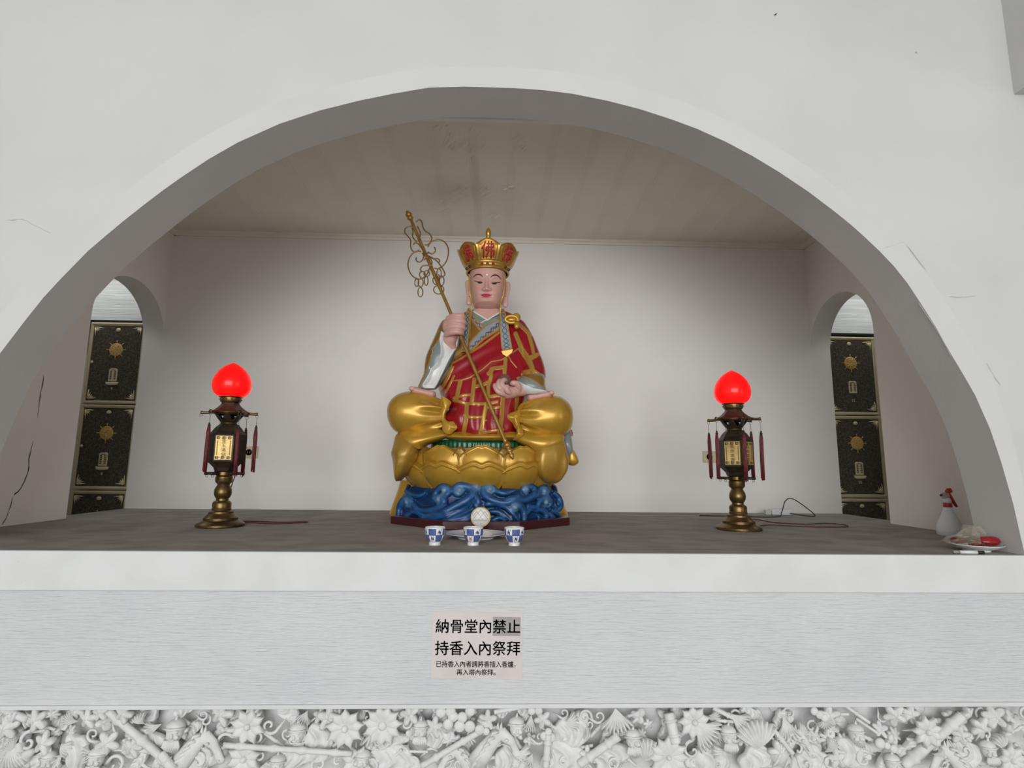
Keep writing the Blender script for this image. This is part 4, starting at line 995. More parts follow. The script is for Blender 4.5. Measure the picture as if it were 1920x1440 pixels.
gm = np.zeros(len(V))
for pl, wd in bands: gm = np.maximum(gm, smoothstep(wd/2+.5, wd/2-.5, seg_dist(Q, pl)))
lines = [(c2s((680, 292), (760, 285), (830, 262), (890, 225), (940, 190), (1010, 130), (1095, 113), (1140, 88)), 2.0), (c1s((1105, 1335), (1160, 1300), (1215, 1262)), 2.2), (c2s((1150, 60), (1180, 120), (1230, 180)), 1.6)]
for pl, wd in lines: gm = np.maximum(gm, smoothstep(wd/2+.6, wd/2-.6, seg_dist(Q, pl)))
gm *= fr
V[:, 1] -= .0030*gm; set_v(ROBE, V-np.array(ST.location))
col = col*(1-gm[:, None])+np.array(GOLDB)*gm[:, None]
def soft_in(Q, poly):
    P_ = spline(list(poly)+[poly[0]], len(poly)*3)[:-1] if len(poly) > 9 else np.array(poly)
    s_ = seg_dist(Q, np.vstack([P_, P_[:1]])); return smoothstep(-.45, .45, np.where(inside(Q, [tuple(p) for p in P_]), s_, -s_))
def region(poly, c, soft=None):
    k = soft_in(Q, poly)*(fr > .25)
    col[:] = col*(1-k[:, None])+np.array(c)*k[:, None]
def stroke(poly, wd, c):
    k = smoothstep(wd/2+.45, wd/2-.45, seg_dist(Q, poly))*fr; col[:] = col*(1-k[:, None])+np.array(c)*k[:, None]
# ochre under-robe, lapels with scroll pattern, grey inner collar
region(c1s((560, 985), (700, 930), (800, 920), (880, 1010), (1000, 1010), (770, 1275), (640, 1365), (600, 1300), (700, 1100)), OCH)
region(c1s((1040, 1035), (880, 1165), (760, 1285), (610, 1390), (620, 1430), (780, 1330), (900, 1235), (1050, 1110)), RED)
region(c1s((770, 895), (930, 1010), (1070, 895), (1060, 985), (905, 1085), (780, 960)), GREY)
region(c1s((800, 860), (806, 925), (932, 1008), (1040, 935), (1045, 860)), (.60, .345, .29, 0))
region(c1s((1000, 1000), (905, 1070), (770, 1215), (770, 1290), (830, 1240), (950, 1140), (1048, 1075), (1048, 995)), BLUEG)
region(c1s((785, 950), (905, 1080), (890, 1110), (850, 1095), (775, 985)), BLUEG)
def scroll(a, b, amp, per, c, wd):
    a = np.array(c1(*a)); b = np.array(c1(*b)); d = b-a; L = np.hypot(*d); u = d/L; n_ = np.array([-u[1], u[0]])
    pts = [a+u*s_+n_*amp*math.sin(2*PI*s_/per) for s_ in np.linspace(0, L, int(L*1.2)+6)]; stroke(pts, wd, c)
scroll((1035, 1040), (785, 1255), 2.6, 13, INK, 1.4); scroll((1030, 1050), (790, 1262), -2.4, 13, DRED, 1.3)
scroll((795, 975), (885, 1090), 1.9, 11, INK, 1.2); scroll((790, 985), (875, 1095), -1.8, 11, DRED, 1.1)
stroke(c1s((1050, 990), (905, 1068), (765, 1218)), 2.4, GOLDB); stroke(c1s((1050, 1085), (900, 1175), (765, 1300)), 3.4, GOLDB); stroke(c1s((1050, 1112), (870, 1245), (700, 1350), (610, 1400)), 4.0, GOLDB)
stroke(c1s((782, 945), (905, 1082)), 2.4, GOLDB); stroke(c1s((770, 985), (870, 1105)), 2.6, GOLDB)
stroke(c1s((870, 1030), (1035, 965)), 1.2, INK); stroke(c1s((805, 930), (930, 1008), (1040, 940)), 2.2, WHT); stroke(c1s((872, 1032), (920, 1008)), 1.6, WHT)
# left sleeve mouth: grey band and white lining where the arm comes out
region(c2s((1225, 265), (1300, 258), (1400, 310), (1490, 385), (1440, 395), (1350, 350), (1240, 300)), GREY); stroke(c2s((1240, 262), (1310, 262), (1400, 315), (1480, 380)), 2, GOLDB)
paint(ROBE, col)

# cuff of the left sleeve resting on the knee: its own flared piece
def painted_slab(rows, name, fn, e=2.2, n=120, vox=None, sub=9):
    m = MB(); closed_loft(m, ring_rows(rows, sub, n, e)); o = m.build(name, M_ROBE, ST, world=True)
    V, Q = world_px(o); col = fn(V, Q, normals(o)); paint(o, col); return o
def cuff_col(V, Q, N):
    c = np.tile(np.array(GREY, float), (len(V), 1))
    wht = soft_in(Q, c2s((1235, 290), (1290, 320), (1370, 355), (1480, 375), (1540, 400), (1400, 400), (1300, 440), (1220, 430)))[:, None]; c = c*(1-wht)+np.array(WHT)*wht
    k = smoothstep(1.3, .5, seg_dist(Q, c2s((1215, 285), (1290, 262), (1370, 290), (1450, 340), (1500, 380)))); c = c*(1-k[:, None])+np.array(GOLDB)*k[:, None]
    r = soft_in(Q, c2s((1200, 240), (1290, 225), (1440, 250), (1500, 330), (1440, 330), (1360, 275), (1290, 250)))[:, None]; c = c*(1-r)+np.array((.36, .20, .05, .5))*r
    return c
painted_slab([(699, 985, 1018, .985, .05, .06), (706, 975, 1021, .965, .07, .07), (714, 968, 1022, .945, .075, .07), (722, 968, 1022, .935, .075, .07), (730, 972, 1024, .93, .07, .07), (736, 978, 1026, .93, .06, .07), (740, 984, 1014, .93, .04, .06)], 'sleeve_cuff', cuff_col, n=420, sub=30)

# ---- right sleeve (grey over white) hanging from the raised hand to the knee
rowsS = [(596, 842, 872, 1.08, .05, .08), (604, 829, 874, 1.06, .08, .10), (614, 823, 872, 1.04, .10, .12), (626, 818, 870, 1.02, .105, .12), (640, 812, 866, 1.00, .105, .12), (655, 805, 859, .985, .10, .12), (670, 799, 854, .97, .095, .11),
         (685, 796.5, 846, .96, .085, .10), (700, 795, 840, .95, .075, .09), (712, 790, 832, .945, .065, .08), (722, 785, 824, .94, .05, .07), (729, 783, 818, .94, .035, .05)]
RIMW = c1s((515, 1105), (500, 1180), (510, 1250), (505, 1330), (470, 1400), (410, 1450)) + c2s((480, 165), (488, 205), (455, 270), (420, 330), (450, 358), (525, 356), (590, 232), (655, 100), (715, 10)) + c1s((668, 1200), (672, 1150), (600, 1165))
RIMG = c1s((540, 1110), (500, 1170), (455, 1240), (425, 1330), (395, 1430)) + c2s((470, 150), (455, 200), (420, 290), (385, 352))
def sleeve_col(V, Q, N):
    c = np.tile(np.array(OCH, float), (len(V), 1))
    g = (Q[:, 0] > np.interp(Q[:, 1], [p[1] for p in RIMG], [p[0] for p in RIMG])) & (Q[:, 1] > 622) & (N[:, 1] < .5); c[g] = GREY
    k = smoothstep(1.5, .5, seg_dist(Q, RIMG)); c = c*(1-k[:, None])+np.array(GOLDB)*k[:, None]
    wq = (soft_in(Q, RIMW)*(N[:, 1] < .5))[:, None]; c = c*(1-wq)+np.array(WHT)*wq
    k = smoothstep(2.2, 1.0, seg_dist(Q, c1s((640, 1290), (600, 1400))+c2s((600, 235), (545, 350)))); c = c*(1-k[:, None]*.8)+np.array((.07, .075, .075, 0))*k[:, None]*.8
    d = seg_dist(Q, c1s((425, 1330), (440, 1300), (432, 1270), (470, 1230))+c2s()) ; k = smoothstep(1.4, .4, d); c = c*(1-k[:, None])+np.array(BLUEG)*k[:, None]
    return c
SLV = painted_slab(rowsS, 'right_sleeve', sleeve_col, 2.2, 420, sub=30)
V, Q = world_px(SLV); N = normals(SLV)
k = (inside(Q, RIMW) & (N[:, 1] < .4)).astype(float)*smoothstep(0, 7, seg_dist(Q, RIMW+[RIMW[0]]))   # the mouth of the sleeve is hollow
V[:, 1] += .020*k; V[:, 0] += .004*k*np.sin(Q[:, 1]*.25); set_v(SLV, V-np.array(ST.location))

# ---- shoulder knot of the robe
m = MB(); c_ = W(*c1(1148, 1008), .985); m.tube([c_+Vector((.036*math.cos(a), -.012, .020*math.sin(a))) for a in np.linspace(0, 2*PI, 30, endpoint=False)], .010, n=10, closed=True)
m.ball(c_+Vector((.0, .0, 0)), (.030, .016, .014)); m.ball(W(*c1(1190, 985), .995), (.026, .03, .026)); m.tube([W(*c1(1190, 1030), .975), W(*c1(1195, 1075), .965), W(*c1(1200, 1085), .963)], [.016, .014, .008], n=10); m.tube([W(*c1(1120, 985), .99), W(*c1(1090, 1000), .985)], .010, n=8)
m.build('shoulder_knot', M_GOLD, ST, world=True)

# ---- head
YH = 1.075
def head():
    nu, nv = 400, 420; c = at(914, 541, YH); G = np.zeros((nv, nu, 3))
    top, bot = at(914, 486, YH)[2], at(913, 584, YH)[2]
    Z = top+(bot-top)*(.5-.5*np.cos(np.linspace(0, PI, nv)))
    prof_w = [(486, 4), (489, 16), (494, 26), (502, 31.5), (514, 33.6), (528, 33.6), (542, 32.6), (552, 31.2), (561, 29.6), (569, 27.4), (575, 25), (579.5, 21), (582.5, 14), (584, 3)]
    prof_f = [(486, .01), (489, .05), (494, .084), (502, .106), (514, .116), (528, .117), (542, .119), (552, .120), (561, .119), (569, .116), (575, .108), (579.5, .090), (582.5, .06), (584, .012)]
    yy = np.array([px_of(np.array([c[0], YH, z_]))[1] for z_ in Z]); mpp = (at(924, 541, YH)[0]-at(914, 541, YH)[0])/10
    Wd = np.interp(yy, *zip(*prof_w))*mpp; Fd = np.interp(yy, *zip(*prof_f))
    ker = np.hanning(25); ker /= ker.sum()
    for q in (Wd, Fd): q[12:-12] = np.convolve(q, ker, 'valid')
    A_ = np.linspace(0, 2*PI, nu, endpoint=False)
    A_ = A_+.60*np.cos(A_)
    for j in range(nv):
        for i, a in enumerate(A_):
            ca, sa = math.cos(a), math.sin(a); e = 2.25
            x = Wd[j]*math.copysign(abs(ca)**(2/e), ca); y = (-Fd[j] if sa > 0 else -.115*Wd[j]/(35*mpp))*math.copysign(abs(sa)**(2/e), sa)
            G[j, i] = (c[0]+x, YH+y, Z[j])
    return G
G = head(); m = MB(); m.grid(G, wrapv=True); hm = m.build('head', M_SKINP, ST, world=True)
V, Q = world_px(hm); N = normals(hm); fr = (N[:, 1] < .2).astype(float)*smoothstep(0.05, .04, V[:, 1]-YH+.04)
x, y = Q[:, 0], Q[:, 1]; g = lambda cx, cy, sx, sy: np.exp(-((x-cx)/sx)**2-((y-cy)/sy)**2)
d = np.zeros(len(V))
nose_w = np.interp(y, [520, 530, 540, 545], [3.6, 3.2, 4.4, 5.6]); nose_h = np.interp(y, [516, 524, 534, 541, 544.5, 546.5, 548], [0, .006, .0145, .021, .020, .006, 0])
d += nose_h*np.exp(-((x-912.3)/nose_w)**2)
d += .0085*g(905.8, 543, 2.8, 2.4)+.0085*g(919.2, 543.4, 2.8, 2.4)           # wings
d -= .011*g(898, 526, 7.5, 4.6)+.011*g(928, 527, 7.5, 4.6)                  # sockets
d += .0085*g(898, 528, 6.5, 3.0)+.0085*g(928.5, 529, 6.5, 3.0)              # lids
d -= .003*g(898.5, 531.6, 7, 1.0)+.003*g(928.5, 532.4, 7, 1.0)
d += .004*g(896, 518, 9, 3)+.004*g(930, 519, 9, 3)                          # brow
d += .007*g(892, 548, 10, 8)+.007*g(932, 549, 10, 8)                        # cheeks
d += .0065*g(911.3, 551.8, 8.5, 1.7)+.0075*g(911.3, 555.8, 7, 1.8)-.0045*g(911.3, 553.6, 10, .7)
d -= .0028*g(911.8, 548.6, 1.6, 1.6)-.000*x
d -= .0045*g(911.3, 559.6, 8, 1.5); d += .007*g(911.5, 565, 10, 4); d -= .004*g(912, 571.5, 16, 1.4)
d -= .004*g(901, 554, 2, 2)+.004*g(921.6, 554.6, 2, 2)
V[:, 1] -= d*fr; set_v(hm, V-np.array(ST.location))
col = np.tile([.585, .325, .268, 0.], (len(V), 1))
def hs(poly, wd, c, soft=.5, k=1.0):
    q = k*smoothstep(wd/2+soft, wd/2-soft, seg_dist(Q, poly))*fr; col[:] = col*(1-q[:, None])+np.array(c)*q[:, None]
def taper(pts, w0, w1, c):
    P = spline(pts, 24)
    for i in range(23): hs([P[i], P[i+1]], w0+(w1-w0)*math.sin(PI*(i+.5)/23), c, .35)
BLK = (.012, .010, .012, 0)
cheek = (g(894, 546, 11, 8)+g(930, 547, 11, 8))*fr*.22; col = col*(1-cheek[:, None])+np.array([.62, .28, .24, 0])*cheek[:, None]
taper([(887.3, 520), (891, 516.3), (895, 514.7), (899.5, 514.9), (903, 517), (905.8, 519.8)], .6, 2.6, BLK)
taper([(919.8, 520.8), (922.5, 518), (926.5, 516.1), (931, 516.3), (935.5, 519), (939.6, 524)], .6, 2.6, BLK)
for pts, ctr in (([(889, 526.4), (893, 527.9), (898, 528.8), (905, 529.4)], (899.3, 529.4)), ([(920.3, 530.6), (926, 530.2), (932, 529.9), (938, 529.2)], (927.3, 531.0))):
    q = (np.hypot((x-ctr[0])/6.0, (y-ctr[1]-.3)/1.35) < 1)*fr; col[q > 0] = (.50, .46, .44, 0)
    q = (np.hypot((x-ctr[0]-(.8 if ctr[0] < 910 else -.4))/4.6, (y-ctr[1]-.2)/1.9) < 1)*fr; col[q > 0] = BLK
    taper(pts, .9, 1.7, (.03, .022, .02, 0))
    taper([(p[0], p[1]-2.6) for p in pts], .2, .6, (.40, .20, .16, 0))
lip = (inside(Q, spline([(901.6, 553.2), (906, 551.6), (909.2, 550.6), (911.4, 551.4), (913.6, 550.8), (917, 552), (921, 554.2), (917, 556.6), (912, 557.6), (906, 556.8), (901.6, 553.2)], 60).tolist()))*fr
col[lip > 0] = (.50, .050, .105, 0); hs([(902, 553.4), (908, 553.9), (911.4, 553.6), (915, 554.0), (920.5, 554.3)], .5, (.28, .02, .05, 0), .4)
hs([(907.2, 546.2), (909, 546.6)], .8, (.30, .13, .10, 0), .4); hs([(914.6, 546.4), (916.6, 546.3)], .8, (.30, .13, .10, 0), .4)
q = (np.hypot(x-913.1, y-515.2) < 1.7)*fr; col[q > 0] = (.85, .80, .62, 0)
paint(hm, col)
m = MB(); closed_loft(m, ring_rows([(565, 892, 936, 1.10, .06, .07), (578, 890.5, 936, 1.10, .075, .08), (583, 890, 936.5, 1.10, .072, .08), (588, 889.5, 937, 1.10, .066, .08), (594, 889, 937, 1.10, .055, .09), (604, 888, 938, 1.10, .03, .1)], 8, 80, 2.1))
nk = m.build('neck', M_SKIN, ST, world=True); V, Q = world_px(nk); N = normals(nk)
k = np.exp(-((Q[:, 1]-582.5)/1.1)**2)+np.exp(-((Q[:, 1]-588.5)/1.1)**2)+np.exp(-((Q[:, 1]-594)/1.0)**2); V[:, 1] += .004*k*(N[:, 1] < 0); set_v(nk, V-np.array(ST.location))
for xs, sg in ((((880.8, 526), (879.6, 533), (879.8, 544), (880.2, 555), (879.6, 565), (879.8, 572)), -1), (((947.6, 529), (949.6, 536), (949.0, 547), (948.0, 558), (947.4, 568), (946.8, 576)), 1)):
    m = MB(); P = spline([W(a, b, 1.095) for a, b in xs], 30)
    m.tube(P, list(np.interp(np.linspace(0, 1, 30), [0, .12, .35, .6, .85, 1], [.007, .0145, .013, .0095, .0110, .007])), n=14, flat=(.75, 1.8), up=(0, 1, 0))
    rim = spline([W(xs[0][0]-sg*2.4, 530, 1.075), W(xs[0][0]+sg*.6, 526, 1.085), W(xs[1][0]+sg*.6, 534, 1.085), W(xs[2][0]+sg*.2, 546, 1.08), W(xs[3][0], 556, 1.078)], 24); m.tube(rim, .0045, n=8)
    remesh(m.build('ear', M_SKIN, ST, world=True), .0025, 2)

# ---- crown
zb0, zb1 = float(at(915, 500.5, .958)[2]), float(at(915, 488, .955)[2]); zt = float(at(917, 447.5, .925)[2]); CC = np.array([float(at(915, 480, YH)[0]), YH+.005])
m = MB(); G = []
for z_, r in ((zb0+.000, .118), (zb0-.006, .126), (zb0+.004, .132), (zb0+.010, .126), (zb1-.010, .130), (zb1-.004, .138), (zb1+.002, .134), (zb1+.004, .120), (zb0+.0, .112)):
    G.append([(CC[0]+r*math.cos(t), CC[1]+r*math.sin(t), z_) for t in np.linspace(0, 2*PI, 80, endpoint=False)])
m.grid(np.array(G), wrapv=True); 
G = [[(CC[0]+.128*s_*math.cos(t), CC[1]+.128*s_*math.sin(t), zb1+.02-.02*s_) for t in np.linspace(0, 2*PI, 80, endpoint=False)] for s_ in (1, .7, .01)]; m.grid(np.array(G), wrapv=True)
m.build('crown_band', M_CROWN, ST, world=True)
def crown_panel(a0, hb, ht, H_, kind, text):
    nu, nv = 41, 34; Z0 = zb1-.006; F_ = np.zeros((nu, nv, 3)); B_ = F_.copy(); aw = math.radians
    for i in range(nu):
        s_ = i/(nu-1)*2-1
        if kind == 'peak': top = np.interp(abs(s_), [0, .14, .82, 1], [1.0, .965, .77, .70])
        else: top = np.interp(abs(s_), [0, .28, .55, .85, 1], [1.0, .965, .90, .80, .62])
        for j in range(nv):
            t = j/(nv-1)*top; half = hb+(ht-hb)*min(1, t*1.05); a = a0+s_*half
            r = .131+.050*t+.012*math.sin(PI*t)
            edge = min((1-abs(s_))*half*.15, (top-t)*H_, t*H_+.006)
            rim = .0065*math.exp(-(edge/.0065)**2)+.0028*math.exp(-((edge-.016)/.003)**2)
            F_[i, j] = (CC[0]+(r+rim)*math.cos(a), CC[1]+(r+rim)*math.sin(a), Z0+H_*t); q = r-.013
            B_[i, j] = (CC[0]+q*math.cos(a), CC[1]+q*math.sin(a), Z0+H_*t)
    m = MB(); m.grid(F_); m.grid(B_)
    for e1, e2 in ((F_[0], B_[0]), (F_[-1], B_[-1]), (F_[:, -1], B_[:, -1]), (F_[:, 0], B_[:, 0])): m.grid(np.array([e1, e2]))
    p = m.build('crown_panel', M_CROWN, ST, world=True)
    if text:   # the character for Buddha, brushed in red
        mt = MB(); tm = .46 if kind == 'peak' else .47; cw, ch = (.074, .086) if kind == 'peak' else (.066, .080)
        for st in (((-.20, .50), (-.30, .25), (-.50, .02)), ((-.34, .22), (-.34, -.50)), ((-.14, .33), (.40, .33), (.40, .12), (-.12, .12), (-.15, -.08), (.46, -.08), (.45, -.30), (.37, -.36)), ((.03, .50), (.04, -.10), (-.14, -.50)), ((.24, .50), (.24, -.52))):
            pts = []
            for (x0, z0), (x1, z1) in zip(st[:-1], st[1:]):
                for q in np.linspace(0, 1, 6): pts.append((x0+(x1-x0)*q, z0+(z1-z0)*q))
            P3 = []
            for x_, z_ in pts:
                t = tm+z_*ch/H_; r = .131+.050*t+.012*math.sin(PI*t)+.0005; an = a0+x_*cw/r
                P3.append((CC[0]+r*math.cos(an), CC[1]+r*math.sin(an), Z0+H_*t))
            mt.tube(P3, .0046, n=8)
        mt.v = [tuple(np.array(v)-np.array(ST.location)) for v in mt.v]; mt.build('character', M_REDCH, p)
HP = zt-zb1+.006
for k in range(-3, 5):
    a = -PI/2+.015+k*PI/4
    crown_panel(a, math.radians(22.5), math.radians(23.2), HP if k == 0 else HP*.90, 'peak' if k == 0 else 'round', abs(k) <= 1)
rt = .181; m = MB(); fc = Vector((CC[0]+rt*math.cos(-PI/2+.015)*.99, CC[1]-rt*.97, zt-.012))
m.lathe([(.012, 0), (.0135, .012), (.012, .022), (.0145, .028), (.0155, .040), (.013, .052), (.007, .064), (0, .070)], c=fc, n=24); m.build('crown_finial', M_CROWN, ST, world=True)
gem = lambda col_: mat('glass_gem', col_, .12, coat=.6)
GEMS = [gem((.25, .01, .01)), gem((.03, .035, .11)), gem((.02, .012, .012))]
zm = (zb0+zb1)/2
for ang, gi in ((-.245, 0), (.0, 1), (.245, 0), (.95, 2), (-.95, 2), (1.30, 2), (-1.30, 2)):
    a = -PI/2+ang; MB().ball((CC[0]+.131*math.cos(a), CC[1]+.131*math.sin(a), zm-(0 if abs(ang) < .9 else .002)), .0080, 14, 10).build('gem', GEMS[gi], ST, world=True)

# ---- cords and ribbons of the crown
m = MB(); m.tube(spline([W(879.6, 514, .985), W(880.3, 535, .975), W(881.3, 551, .975), W(884, 563, .985), W(884, 575, 1.0), W(883, 590, 1.0), W(881.5, 612, .985), W(880.5, 640, .972)], 60), .0042, n=8); m.build('crown_cord', M_GOLD, ST, world=True)
m = MB(); m.tube(spline([W(947, 514, .985), W(946, 535, .975), W(943.8, 552, .975), W(939.2, 566, .985), W(938.6, 578, 1.0), W(938, 592, 1.0), W(936.8, 608, .985)], 60), .0042, n=8); m.build('crown_cord', M_GOLD, ST, world=True)
def ribbon(L_, R_, Yf, name):
    """left and right edges in px; pattern of linked waves between gold borders"""
    n = 90; l = spline(L_, n); r = spline(R_, n); nu = 40; Gf = np.zeros((n, nu, 3)); Gb = Gf.copy()
    for i in range(n):
        for j in range(nu):
            p = l[i]+(r[i]-l[i])*j/(nu-1); Y = Yf(p[1])-.005*math.sin(PI*j/(nu-1)); Gf[i, j] = at(p[0], p[1], Y); Gb[i, j] = at(p[0], p[1], Y+.012)
    m = MB(); m.grid(Gf); m.grid(Gb)
    for e1, e2 in ((Gf[0], Gb[0]), (Gf[-1], Gb[-1]), (Gf[:, 0], Gb[:, 0]), (Gf[:, -1], Gb[:, -1])): m.grid(np.array([e1, e2]))
    o = m.build(name, M_ROBE, ST, world=True); V, Q = world_px(o); c = np.tile(np.array(BLUEG, float), (len(V), 1))
    mid = (l+r)/2; wd = np.hypot(*(r-l).T); s_ = np.arange(n)*np.hypot(*(l[-1]-l[0]))/n
    for ph in (0, PI):
        pts = [mid[i]+(r[i]-l[i])/max(wd[i], .1)*wd[i]*.24*math.sin(2*PI*s_[i]/15+ph) for i in range(n)]
        k = smoothstep(.85, .25, seg_dist(Q, pts)); c = c*(1-k[:, None])+np.array(INK)*k[:, None]
    for ed in (l, r):
        k = smoothstep(2.6, 1.9, seg_dist(Q, ed.tolist())); c = c*(1-k[:, None])+np.array(GOLDB)*k[:, None]
    k = smoothstep(4.2, 3.2, seg_dist(Q, [l[-1], r[-1]])); c = c*(1-k[:, None])+np.array(GOLDB)*k[:, None]
    paint(o, c); return o
fY = lambda y: float(np.interp(y, [570, 585, 600, 625, 650, 670], [1.06, 1.02, .985, .968, .955, .930]))
ribbon([c1(x, y) for x, y in ((1062, 905), (1052, 960), (1040, 1040), (1048, 1150), (1055, 1240), (1058, 1292))], [c1(x, y) for x, y in ((1080, 905), (1100, 960), (1118, 1040), (1135, 1150), (1150, 1230), (1158, 1278))], fY, 'crown_ribbon')
ribbon([c1(x, y) for x, y in ((755, 900), (735, 960), (722, 1040), (712, 1130), (700, 1220), (690, 1300))], [c1(x, y) for x, y in ((770, 895), (778, 960), (772, 1040), (766, 1130), (756, 1220), (745, 1290))], lambda y: fY(y)-.012, 'crown_ribbon')
# pointed end of the right ribbon
m = MB(); T_ = [c1(1056, 1288), c1(1160, 1272), c1(1152, 1300), c1(1106, 1338), c1(1070, 1316)]; f0 = [at(*p, .930) for p in T_]; b0 = [p+np.array([0, .014, 0]) for p in f0]; n = 5
m.add(f0+b0, [tuple(range(n)), tuple(range(2*n-1, n-1, -1))]+[(i, (i+1) % n, n+(i+1) % n, n+i) for i in range(n)], False); m.build('ribbon_tip', M_GOLD, ST, world=True)

# ---- staff geometry is needed by the hand that grips it
def staff_at(u):   # u 0 top .. 1 lower knob
    a, b = np.array([770.0, 411.0]), np.array([949.6, 832.0]); p = a+(b-a)*u; return W(p[0], p[1], 1.02+(.735-1.02)*u)
# ---- right hand: fist round the staff, back of the hand outward
m = MB(); YHd = .885
m.tube(spline([W(844, 655, .955), W(843, 645, .935), W(843.5, 636, .915), W(846, 624, .905), W(849, 610, .905), W(852, 600, .905)], 26), list(np.interp(np.linspace(0, 1, 26), [0, .3, .55, .8, 1], [.040, .036, .040, .045, .036])), n=18, flat=(1.0, .80), up=(1, 0, 0))
m.ball(W(843, 612, .893), (.040, .036, .052)); m.ball(W(847, 600, .895), (.036, .032, .030))
fing = [((841, 597), (851, 593.2), (862, 592.6), (868.5, 595.5), (866.5, 599.5)), ((837.5, 606), (848, 602.8), (862, 602.4), (869.6, 605), (867, 609)), ((836, 616.5), (846, 613), (859, 612.6), (868.2, 615), (866, 619)), ((837, 627), (846, 623.5), (857, 622.4), (865.5, 624.2), (863.5, 628))]
for i, f in enumerate(fing):
    Ys = (.878, .850, .838, .862, .888); P = spline([W(p[0], p[1], Ys[j]) for j, p in enumerate(f)], 26)
    r0 = (.0165, .0172, .0165, .0150)[i]; m.tube(P, list(r0*np.interp(np.linspace(0, 1, 26), [0, .2, .33, .5, .62, .85, 1], [1.0, 1.06, 1.10, .98, 1.04, .92, .62])), n=14); m.ball(P[-1], r0*.62, 10, 8); m.ball(P[0], r0*1.02, 12, 8)
m.tube(spline([W(846, 612, .93), W(856, 603, .95), W(864, 597, .93), W(868, 590.5, .905)], 20), list(np.interp(np.linspace(0, 1, 20), [0, .5, 1], [.020, .017, .012])), n=12); m.ball(W(868, 590.5, .905), .012, 10, 8)
remesh(m.build('right_hand', M_SKIN, ST, world=True), .0030, 2)
# ---- left hand: palm up with the bead between middle finger and thumb
m = MB()
m.tube(spline([W(982, 733, .925), W(972, 734, .905), W(962, 735, .885), W(953, 736, .87), W(946, 735, .862)], 24), list(np.interp(np.linspace(0, 1, 24), [0, .3, .6, .85, 1], [.034, .034, .042, .043, .030])), n=18, flat=(.85, 1.1), up=(0, 0, 1))
def finger(pts, r0, nm=None):
    P = spline([W(*c2(a, b), Y) for a, b, Y in pts], 26); m.tube(P, list(r0*np.interp(np.linspace(0, 1, 26), [0, .3, .38, .6, .68, .9, 1], [1.05, 1.0, 1.06, .94, .99, .84, .55])), n=13); m.ball(P[-1], r0*.58, 10, 8); m.ball(P[0], r0*1.02, 10, 8)
finger([(1150, 415, .868), (1110, 405, .838), (1068, 385, .828), (1045, 350, .832), (1038, 322, .842)], .0138)       # little finger, straightest
finger([(1150, 395, .862), (1100, 375, .830), (1072, 340, .825), (1075, 305, .836), (1088, 285, .848)], .0150)
finger([(1165, 385, .860), (1120, 355, .826), (1100, 315, .822), (1118, 288, .836), (1138, 292, .850)], .0155)
finger([(1190, 395, .856), (1160, 390, .826), (1140, 365, .818), (1145, 345, .824), (1160, 350, .836)], .0148)
finger([(1235, 390, .880), (1245, 350, .856), (1228, 318, .842), (1200, 312, .838), (1182, 318, .842)], .0165)       # thumb from the side of the palm
remesh(m.build('left_hand', M_SKIN, ST, world=True), .0030, 2)

# ================================================================ things held by the statue
M_STAFF = mat('staff_gold', (0.42, 0.235, 0.055), 0.36, 0.6, var=(.30, .16, .035), var_scale=20); M_LOOP = mat('staff_bronze_wire', (0.27, 0.165, 0.065), 0.4, 0.7)
sl = staff_at(.5); SF = empty('ringed_staff', tuple(staff_at(1.0))); tag(SF, 'gold ringed staff held slantwise in the right hand of the statue', 'staff')
m = MB(); pts = [staff_at(u) for u in np.linspace(0.0, 1.0, 60)]; m.tube(pts, list(np.interp(np.linspace(0, 1, 60), [0, .03, .30, .32, .5, 1], [.0085, .0095, .0112, .0092, .0098, .0108])), n=14); m.build('shaft', M_STAFF, SF, world=True)
axis = (staff_at(0)-staff_at(1)).normalized()
rot = Vector((0, 0, 1)).rotation_difference(axis).to_matrix().to_4x4()
m = MB(); m.lathe([(.006, -.008), (.014, .000), (.018, .008), (.014, .016), (.009, .020), (.016, .026), (.020, .034), (.016, .042), (.008, .047), (.010, .052), (.011, .057), (.006, .063), (0, .066)], n=24, M=rot, c=staff_at(0.0)); m.build('staff_finial', M_STAFF, SF, world=True)
m = MB(); rot2 = Vector((0, 0, 1)).rotation_difference(-axis).to_matrix().to_4x4()
m.lathe([(.010, -.01), (.018, -.004), (.023, .008), (.018, .020), (.010, .026), (.014, .032), (.017, .040), (.014, .048), (.009, .053), (.013, .060), (.013, .070), (.006, .086), (0, .090)], n=24, M=rot2, c=staff_at(1.0)); m.build('staff_foot', M_STAFF, SF, world=True)
def sY(px, py): u = ((px-770)*179.6+(py-411)*421)/(179.6**2+421**2); return 1.02-.285*u
def loop(pts, dY=0, r=.0039, closed=False, name='wire_loop'):
    P = [W(*c1(a, b), sY(*c1(a, b))+dY) for a, b in pts]
    if closed: P = P+[P[0]]
    m = MB(); m.tube(spline(P, len(P)*9), r, n=7); return m.build(name, M_LOOP, SF, world=True)
loop([(288, 125), (318, 106), (340, 125), (350, 170), (372, 208), (412, 235), (430, 275), (415, 310), (385, 332), (368, 330)])
loop([(395, 350), (425, 305), (480, 285), (535, 298), (572, 345), (580, 400), (565, 470), (530, 520), (485, 545), (455, 540)])
loop([(395, 395), (430, 412), (458, 395), (463, 372), (452, 352)])
loop([(250, 165), (215, 168), (190, 190), (190, 225), (215, 255), (240, 290), (240, 345), (258, 388), (290, 395), (318, 375)])
loop([(335, 392), (285, 392), (240, 430), (217, 490), (222, 550), (250, 605), (295, 635), (345, 635), (388, 595), (408, 545)])
loop([(290, 445), (290, 470), (310, 487), (340, 475), (357, 435), (345, 405)])
